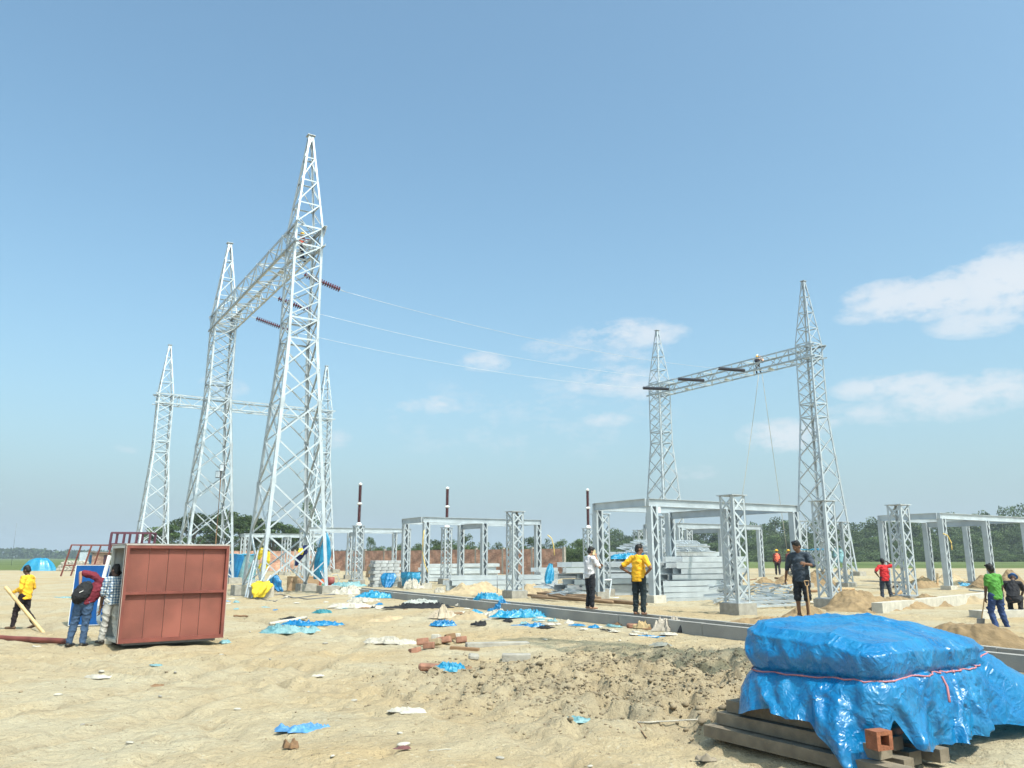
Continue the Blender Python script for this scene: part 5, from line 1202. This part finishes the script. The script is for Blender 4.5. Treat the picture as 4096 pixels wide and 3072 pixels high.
# ------------------------------------------------------------------ block stack, boards and tarps left of the centre portal
base = None
for r_ in range(8):
    for q_ in range(4):
        for d_ in range(2):
            p = at_z(1500, 2350, .0); p = p+E1*(q_*.44+(.1 if r_ % 2 else 0))+E2*(d_*.45)+Vector((0,0,.10+r_*.205))
            if base is None: base = block('cement_block', '', p, (.42,.40,.195), mat('grey_block', (.36,.38,.39), .8, 0, .2, 1.5), 'cement block', AX, 0, None, .015); o = base
            else: o = base.copy(); COL.objects.link(o)
            o.location = p; tag(o, 'grey cement block, course %d from the ground, number %d from the left, %s row' % (r_+1, q_+1, ('front', 'back')[d_]), 'cement block', 'cement blocks stacked left of the centre portal')
drape('blue_tarpaulin', 'dark blue tarpaulin hanging over the block stack left of the centre portal post', [at_y(1555,2292,46),at_y(1556,2310,45.9),at_y(1553,2332,45.8),at_y(1550,2350,45.7)], [.55,.75,.6,.35], TARP, 'tarpaulin', 9, .2)
drape('cyan_tarpaulin', 'cyan tarpaulin between the two left posts of the centre portal', [at_y(1645,2288,48.5),at_y(1645,2308,48.4),at_y(1643,2328,48.4),at_y(1640,2345,48.4)], [.95,1.0,.85,.8], TARP_C, 'tarpaulin', 10, .25)
scrap('white sack lying on top of the boards left of the block stack', 1476, 2268, 1.0, .6, .45, WHITEC, 51, 'white_sack', 'sack').location.z = 1.05
for k in range(2): panel('plywood_board', ['brown plywood board standing left of the block stack','pale plywood board leaning beside the brown board'][k], at_z(1462+20*k, 2312, .0), at_z(1476+22*k, 2314, .0), 1.05, R(8), .05, [WOOD, PLY][k], WOOD, 'board')
# small tarps by the steel stacks
drape('blue_tarpaulin', 'blue plastic sack hanging on the left end of the tall steel stack', [at_y(2203,2255,36.8),at_y(2200,2285,36.7),at_y(2196,2320,36.6),at_y(2192,2335,36.5)], [.15,.32,.36,.2], TARP_C, 'tarpaulin', 11, .14)
scrap('blue sheet lying on the rear steel stack', 2520, 2215, 2.4, 1.2, .3, TARP_C, 52, 'blue_sheet', 'tarpaulin').location = (6.2, 42.2, 1.75)
drape('cyan_tarpaulin', 'cyan tarpaulin strip slung between pillars behind the shovel man', [at_y(3222,2198,33),at_y(3255,2200,33),at_y(3300,2193,33)], [.3,.35,.3], TARP_C, 'tarpaulin', 12, .5)
drape('pale_blue_cloth', 'pale blue cloth hanging on the pillar behind the shovel man', [at_y(3352,2195,30.6),at_y(3352,2220,30.6),at_y(3356,2250,30.5)], [.25,.35,.2], TARP_P, 'cloth', 13, .15)
# junction plate and hoses
pl = at_y(2631, 2038, 33.6); tag(MB().box((0,0,0), (.24,.02,.28)).build('junction_plate', WHITE, None, loc=pl), 'small pale plate hanging under the beam of the large portal frame', 'plate')
for lab, pts, Yh in (('yellow hose looped from the right post of the centre portal', [(2190,2140),(2205,2152),(2214,2180),(2218,2222)], 49.3), ('yellow hose hanging down the corner post of the centre portal', [(1697,2120),(1692,2160),(1690,2210),(1700,2260),(1712,2290)], 46.2), ('yellow hose arched from the corner post of the right portal', [(3772,2134),(3790,2142),(3805,2170),(3808,2200)], 42.3)):
    P_ = [at_y(u, v, Yh) for u, v in pts]; pipe('yellow_hose', lab, [p.lerp(q_, t_) for p, q_ in zip(P_[:-1], P_[1:]) for t_ in (0,.5)]+[P_[-1]], .03, mat('yellow_hose', (.62,.45,.14), .6), 'hose')
p = at_z(3750, 2362, .05); pipe('pale_plank', 'pale timber prop leaning on the footing of the right portal', [p, p+Vector((.25,.3,.9))], .06, WOOD, 'timber prop')
a = at_z(3575, 2395, .1); pipe('timber_prop', 'pale timber prop leaning on the pillar beside the man in red', [a, at_y(3626, 2345, a.y+.3)], .06, WOOD, 'timber prop')
# ------------------------------------------------------------------ far left: hut, frames, sandbags, tarped mound
def mound(label, u, v, w, d, h, m_, seed, name='covered_mound', cat='covered mound'):
    c_ = at_z(u, v, 0); m = MB()
    def f(a, b):
        th = a*2*math.pi; z = h*(1-b**3.2)*(.85+.3*nz1(math.cos(th)*b*2+seed, math.sin(th)*b*2, seed)); r_ = b*(1+.05*math.sin(th*9))
        return (r_*math.cos(th)*w/2, r_*math.sin(th)*d/2, z+.06*(nz1(th*6, b*7, seed)-.5))
    m.grid(f, 90, 24, True); o = m.build(name, m_, None, True, loc=c_-Vector((0,0,.05)), rotz=0); return tag(o, label, cat)
mound('distant mound covered by a bright blue tarpaulin at the far left', 155, 2283, 4.6, 3, 1.75, TARP_C, 5)
base = None; c0 = at_z(288, 2284, 0)
for r_ in range(7):
    for q_ in range(9-r_//2):
        for dd in range(2):
            p = c0+Vector(((q_-(8-r_//2)/2)*.50+random.uniform(-.06,.06), dd*.5+r_*.06, .12+r_*.19))
            if base is None:
                m = MB(); m.ball((0,0,0), (.30,.22,.11), None, 14, 8); base = m.build('sandbag', WHITEC, None, True); o = base
            else: o = base.copy(); COL.objects.link(o)
            o.location = p; o.rotation_euler = (random.uniform(-.1,.1), random.uniform(-.12,.12), random.uniform(-.3,.3)); tag(o, 'white filled sandbag in the big distant pile left of the brick hut', 'sandbag', 'pile of white sandbags')
def frame(label, u0, u1, vb, vt, Yd, sk, n, m_, dpt=1.2, group=None):
    a = at_y(u0, vb, Yd); b = at_y(u1, vb, Yd+.4); zt = at_y(u0, vt, Yd).z; t = thing('steel_scaffold', label, 'steel frame', a); d = b-a; d.z = 0; H_ = zt-a.z; y = Vector((0, dpt, 0)); k = Vector((sk, 0, 0))
    for off in (Vector((0,0,0)), y):
        MB().bar(off+Vector((0,0,H_))+k, off+d+Vector((0,0,H_))+k, .09, .09).build('rail', m_, t); MB().bar(off+Vector((0,0,H_*.35))+k*.35, off+d+Vector((0,0,H_*.35))+k*.35, .08, .08).build('rail', m_, t)
    for i in range(n):
        for off in (Vector((0,0,0)), y): MB().bar(off+d*(i/(n-1)), off+d*(i/(n-1))+k+Vector((0,0,H_)), .09, .09, (0,1,0)).build('post', m_, t)
    for i in (0, n-1): MB().bar(d*(i/(n-1))+k+Vector((0,0,H_)), d*(i/(n-1))+k+Vector((0,0,H_))+y, .08, .08).build('cross_rail', m_, t)
frame('rust red open steel frame leaning in front of the sandbags', 243, 405, 2305, 2180, 62, .55, 3, RED, 1.4)
frame('dark purple steel frame standing behind the red cabinet', 436, 592, 2200, 2131, 40, .05, 4, mat('purple_primer', (.10,.035,.055), .6), .6)
hp = at_z(368, 2276, 0); hut = thing('brick_hut', 'small unfinished brick hut behind the sandbags and red frame', 'hut', hp, 0)
MB().box((1.1,1.2,1.25), (2.6,2.4,2.5)).build('wall', BRICKW, hut); MB().box((.9,1.2,2.58), (3.6,3.0,.08), Matrix.Rotation(R(3), 3, 'Y')).build('roof', TINR, hut)
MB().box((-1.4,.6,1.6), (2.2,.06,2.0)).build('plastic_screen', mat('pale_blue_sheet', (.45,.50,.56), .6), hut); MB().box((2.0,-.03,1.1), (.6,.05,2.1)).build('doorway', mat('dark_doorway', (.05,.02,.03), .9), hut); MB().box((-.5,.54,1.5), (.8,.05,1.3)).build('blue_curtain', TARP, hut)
m = at_z(45, 2262, 0); pipe('radio_mast', 'very thin distant mast at the far left', [m, m+Vector((0,0,9.5))], .035, STEEL_D, 'mast', None, 5)
# ------------------------------------------------------------------ boundary wall
def wall_run(label, pts, h):
    t = thing('boundary_wall', label, 'boundary wall', pts[0]); o_ = Vector(pts[0])
    for a, b in zip(pts[:-1], pts[1:]):
        a = Vector(a)-o_; b = Vector(b)-o_; d = b-a; n = max(1, int(d.length/4.2)); dn = d.normalized()
        for i in range(n):
            p = a.lerp(b, i/n)+dn*.12; q_ = a.lerp(b, (i+1)/n)-dn*.12; ln = (q_-p).length; hh = h+random.uniform(-.04,.04)
            m = MB(); m.box((0,0,0), (ln,.22,hh)); w_ = m.build('brick_panel', BRICKW, t, loc=(p+q_)/2+Vector((0,0,hh/2-.1)), rotz=math.atan2(d.y, d.x))
            MB().box(a.lerp(b, i/n)+Vector((0,0,h/2)), (.24,.26,h+.16), Matrix.Rotation(math.atan2(d.y, d.x), 3, 'Z')).build('concrete_post', CONC, t)
        MB().box(b+Vector((0,0,h/2)), (.24,.28,h+.16), Matrix.Rotation(math.atan2(d.y, d.x), 3, 'Z')).build('concrete_post', CONC, t)
wall_run('long unplastered brick boundary wall with concrete posts across the background', [(5.1,80,0),(-25,112,0),(-46,101,0)], 2.75)
# ------------------------------------------------------------------ trees
def crown_mesh(seed, kind):
    rs = np.random.RandomState(seed); vs = []; cl = []
    if kind == 'flat':
        for _ in range(26): a = rs.rand()*6.28; r_ = rs.rand()**.6*.46; cl.append((r_*math.cos(a), r_*math.sin(a)*.9, .60+.30*(1-(r_/.46)**2)+rs.uniform(-.10,.06), rs.uniform(.10,.19), .06))
    elif kind == 'tall':
        for _ in range(22): a = rs.rand()*6.28; z = rs.uniform(.32,.96); r_ = .30*math.sin(math.pi*min(1, (z-.2)/.85))*rs.rand()**.5; cl.append((r_*math.cos(a), r_*math.sin(a), z, rs.uniform(.08,.14), .10))
    else:
        for _ in range(34): a = rs.rand()*6.28; r_ = rs.rand()**.55*.46; z = .12+(.75*(1-(r_/.5)**2))*rs.uniform(.35,1.05); cl.append((r_*math.cos(a), r_*math.sin(a), z, rs.uniform(.10,.17), .10))
    P_ = []
    for x, y, z, r_, rz_ in cl:
        n = int(150*(r_/.14)**1.3); d = rs.normal(size=(n, 3)); d /= np.linalg.norm(d, axis=1)[:, None]; q = rs.rand(n, 1)**.33
        P_.append(np.array([x, y, z])+d*q*np.array([r_, r_, rz_*1.0]))
    P_ = np.concatenate(P_); n = len(P_); s_ = rs.uniform(.010,.024, n)[:, None]*(1.15 if kind != 'tall' else .9)
    a = rs.normal(size=(n, 3)); a /= np.linalg.norm(a, axis=1)[:, None]; b = rs.normal(size=(n, 3)); b -= (a*b).sum(1)[:, None]*a; b /= np.linalg.norm(b, axis=1)[:, None]
    V = np.stack([P_-a*s_, P_-b*s_*.6, P_+a*s_, P_+b*s_*.6], 1).reshape(-1, 3); me = bpy.data.meshes.new('crown'); me.vertices.add(len(V)); me.vertices.foreach_set('co', V.ravel())
    me.loops.add(4*n); me.loops.foreach_set('vertex_index', np.arange(4*n, dtype=np.int32)); me.polygons.add(n); me.polygons.foreach_set('loop_start', np.arange(0, 4*n, 4, dtype=np.int32)); me.update(calc_edges=True)
    me.materials.append(LEAF if kind != 'bush' else LEAF2); return me, cl
def trunk_mesh(cl, seed):
    m = MB(); m.tube([(0,0,-.05),(.01,0,.15),(.0,.01,.35),(.01,0,.5)], [.035,.028,.022,.015], 7)
    for x, y, z, r_, q in cl[:11]: m.tube([(0,0,.2+.1*random.random()),(x*.35,y*.35,z*.62),(x*.9,y*.9,z)], [.014,.009,.004], 5)
    me = m.mesh('trunk'); me.materials.append(BARK); return me
TM = {}; SEEN = {}
for kind, cnt in (('flat',3),('tall',2),('bush',5)):
    for k in range(cnt): c_, cl = crown_mesh(hash(kind) % 7+k*13+5 if False else {'flat':100,'tall':200,'bush':300}[kind]+k*13, kind); TM[(kind, k)] = (c_, trunk_mesh(cl, k))
def tree(label, u, vt, Yd, wpx, kind, k, group, base=0.0, name='tree'):
    b = at_y(u, 2228, Yd); top = at_y(u, vt, Yd).z; H_ = (top-base)/.98; W_ = wpx/FPX*Yd
    t = thing(name, label, 'tree', (b.x, Yd, base), random.random()*6.28, group); t.scale = (W_, W_, H_); c_, tr_ = TM[(kind, k)]; SEEN[label] = SEEN.get(label, 0)+1
    if group and SEEN[label] > 1: t['label'] = label+', '+['2nd','3rd','4th','fifth','sixth','seventh','eighth'][min(SEEN[label]-2, 6)]
    for nm, me in (('crown', c_), ('trunk', tr_)): o = bpy.data.objects.new(nm, me); COL.objects.link(o); o.parent = t
for i, (u, vt, w) in enumerate([(655,2098,190),(760,2052,250),(880,2040,250),(985,2060,230),(1085,2085,220),(1165,2110,150)]):
    tree(['leftmost low spreading tree behind the second tower','broad flat-topped tree left of the second tower legs','widest flat-topped tree behind the second tower','flat-topped tree between the second and nearest towers','flat-topped tree seen through the nearest tower','smaller tree at the right end of the spreading group'][i], u, vt, 150+6*(i % 3), w, 'flat', i % 3, None)
tree('tall thin dark tree seen through the nearest tower', 1225, 2012, 165, 130, 'tall', 0, None)
tree('slim tree standing before the sky right of the left arrester', 1478, 2150, 140, 70, 'tall', 1, None)
for u in range(470, 700, 34): tree('green shrub behind the red cabinet and frames', u, 2172+random.uniform(-8,10), 100, 70, 'bush', random.randrange(5), 'shrubs behind the red cabinet', name='shrub')
def spot0(u):
    k = [(1500,'right of the left arrester'),(1580,'left of the centre portal'),(1660,'above the left end of the centre portal'),(1740,'right of the centre portal corner'),(1830,'around the middle arrester'),(1930,'left of the inner centre post'),(2010,'left of the lone pillar'),(2110,'right of the lone pillar'),(2200,'at the right post of the centre portal'),(2300,'right of the centre portal'),(9999,'left of the man on the phone')]
    return [b for a, b in k if u < a][0]
mid = [(1530,2180),(1600,2175),(1670,2172),(1745,2140),(1800,2150),(1865,2128),(1925,2160),(1990,2168),(2050,2172),(2120,2140),(2190,2150),(2250,2150),(2310,2148)]
for u, vt in mid: tree('leafy tree above the brick wall, '+spot0(u), u, vt, 135+random.uniform(-8,10), 120, 'bush', random.randrange(5), 'low trees above the brick wall')
for u in range(640, 1260, 50): tree('bushy undergrowth tree below the flat-topped trees', u, 2140+random.uniform(-12,10), 172, 130, 'bush', random.randrange(5), 'undergrowth below the flat-topped trees')
for u in range(1520, 2420, 38): tree('low leafy bush behind the brick wall, '+spot0(u), u, 2182+random.uniform(-10,8), 125, 100, 'bush', random.randrange(5), 'bushes behind the brick wall', name='shrub')
def prof(u):
    return prof0(u)-(12 if u > 3350 else 4)
def prof0(u):
    k = [(2330,2150),(2400,2135),(2450,2112),(2520,2120),(2600,2112),(2680,2098),(2780,2108),(2900,2108),(2990,2100),(3050,2072),(3130,2070),(3210,2085),(3300,2090),(3400,2098),(3460,2080),(3560,2070),(3650,2070),(3740,2066),(3830,2056),(3900,2046),(3980,2034),(4060,2026),(4200,2030),(4400,2040)]
    for (a, x), (b, y) in zip(k[:-1], k[1:]):
        if a <= u <= b: return x+(y-x)*(u-a)/(b-a)
    return 2080
def spot(u):
    k = [(2450,'between the men on the trench'),(2570,'just above the man in yellow T-shirt'),(2680,'right of the large portal corner post'),(2800,'above the channel stacks'),(2930,'left of the nearest pillar'),(3040,'right of the nearest pillar'),(3150,'above the orange vested workers'),(3260,'above the shovel man'),(3370,'behind the pillar of the shovel man'),(3480,'right of the rightmost tower'),(3600,'above the man in red'),(3720,'left part of the right portal'),(3850,'middle of the right portal'),(3990,'above the man in green'),(4100,'at the right edge'),(9999,'just beyond the right edge')]
    return [b for a, b in k if u < a][0]
for u in range(2340, 4420, 40): tree('dark tree topping the wooded belt, '+spot(u), u+random.uniform(-10,10), prof(u)+random.uniform(-5,9), 300+random.uniform(-12,12), 170, 'bush', random.randrange(5), 'trees of the wooded belt')
for u in range(2340, 4420, 44): tree('mid-height tree of the wooded belt, '+spot(u), u, prof(u)*.48+2205*.52+random.uniform(-10,10), 275, 160, 'bush', random.randrange(5), 'lower trees of the wooded belt')
for u in range(2340, 4420, 52): tree('low shrub below the wooded belt, '+spot(u), u, 2205+random.uniform(-9,8), 255, 150, 'bush', random.randrange(5), 'shrubs at the foot of the wooded belt', name='shrub')
# far-off wood beyond the fields, one mass
def far_wood():
    rs = np.random.RandomState(5); n = 26000; x = rs.uniform(-900, 500, n); y = 850+rs.uniform(0, 60, n)+.08*np.abs(x); hgt = 5+9*fbm(x*.02, y*0, 3, 4)+4*fbm(x*.12, y*0, 2, 6)
    z = rs.rand(n)*hgt-1; s_ = rs.uniform(.8, 2.0, n)[:, None]; P_ = np.stack([x, y, z], 1); a = rs.normal(size=(n,3)); a /= np.linalg.norm(a, axis=1)[:, None]; b = rs.normal(size=(n,3)); b -= (a*b).sum(1)[:, None]*a; b /= np.linalg.norm(b, axis=1)[:, None]
    V = np.stack([P_-a*s_, P_-b*s_, P_+a*s_, P_+b*s_], 1).reshape(-1, 3); me = bpy.data.meshes.new('far_wood'); me.vertices.add(len(V)); me.vertices.foreach_set('co', V.ravel()); me.loops.add(4*n); me.loops.foreach_set('vertex_index', np.arange(4*n, dtype=np.int32)); me.polygons.add(n); me.polygons.foreach_set('loop_start', np.arange(0, 4*n, 4, dtype=np.int32)); me.update(calc_edges=True); me.materials.append(LEAF)
    o = bpy.data.objects.new('far_wood', me); COL.objects.link(o); tag(o, 'far-off hazy line of woods along the horizon', 'woods', kind='stuff')
far_wood()
# ------------------------------------------------------------------ haze
HAZE = .0004
def haze():
    m = MB(); m.box((0, 900, 24), (3600, 2400, 54)); hm = bpy.data.materials.new('humid_air'); hm.use_nodes = True; nt = hm.node_tree; nt.nodes.clear()
    out = nt.nodes.new('ShaderNodeOutputMaterial'); v = nt.nodes.new('ShaderNodeVolumePrincipled'); v.inputs['Color'].default_value = (.80,.90,1,1); v.inputs['Density'].default_value = HAZE; v.inputs['Anisotropy'].default_value = .2
    nt.links.new(v.outputs[0], out.inputs['Volume']); o = m.build('haze', hm, None); tag(o, kind='stuff'); o['label'] = 'thin humid haze hanging over the whole site'; o['category'] = 'haze'
haze()
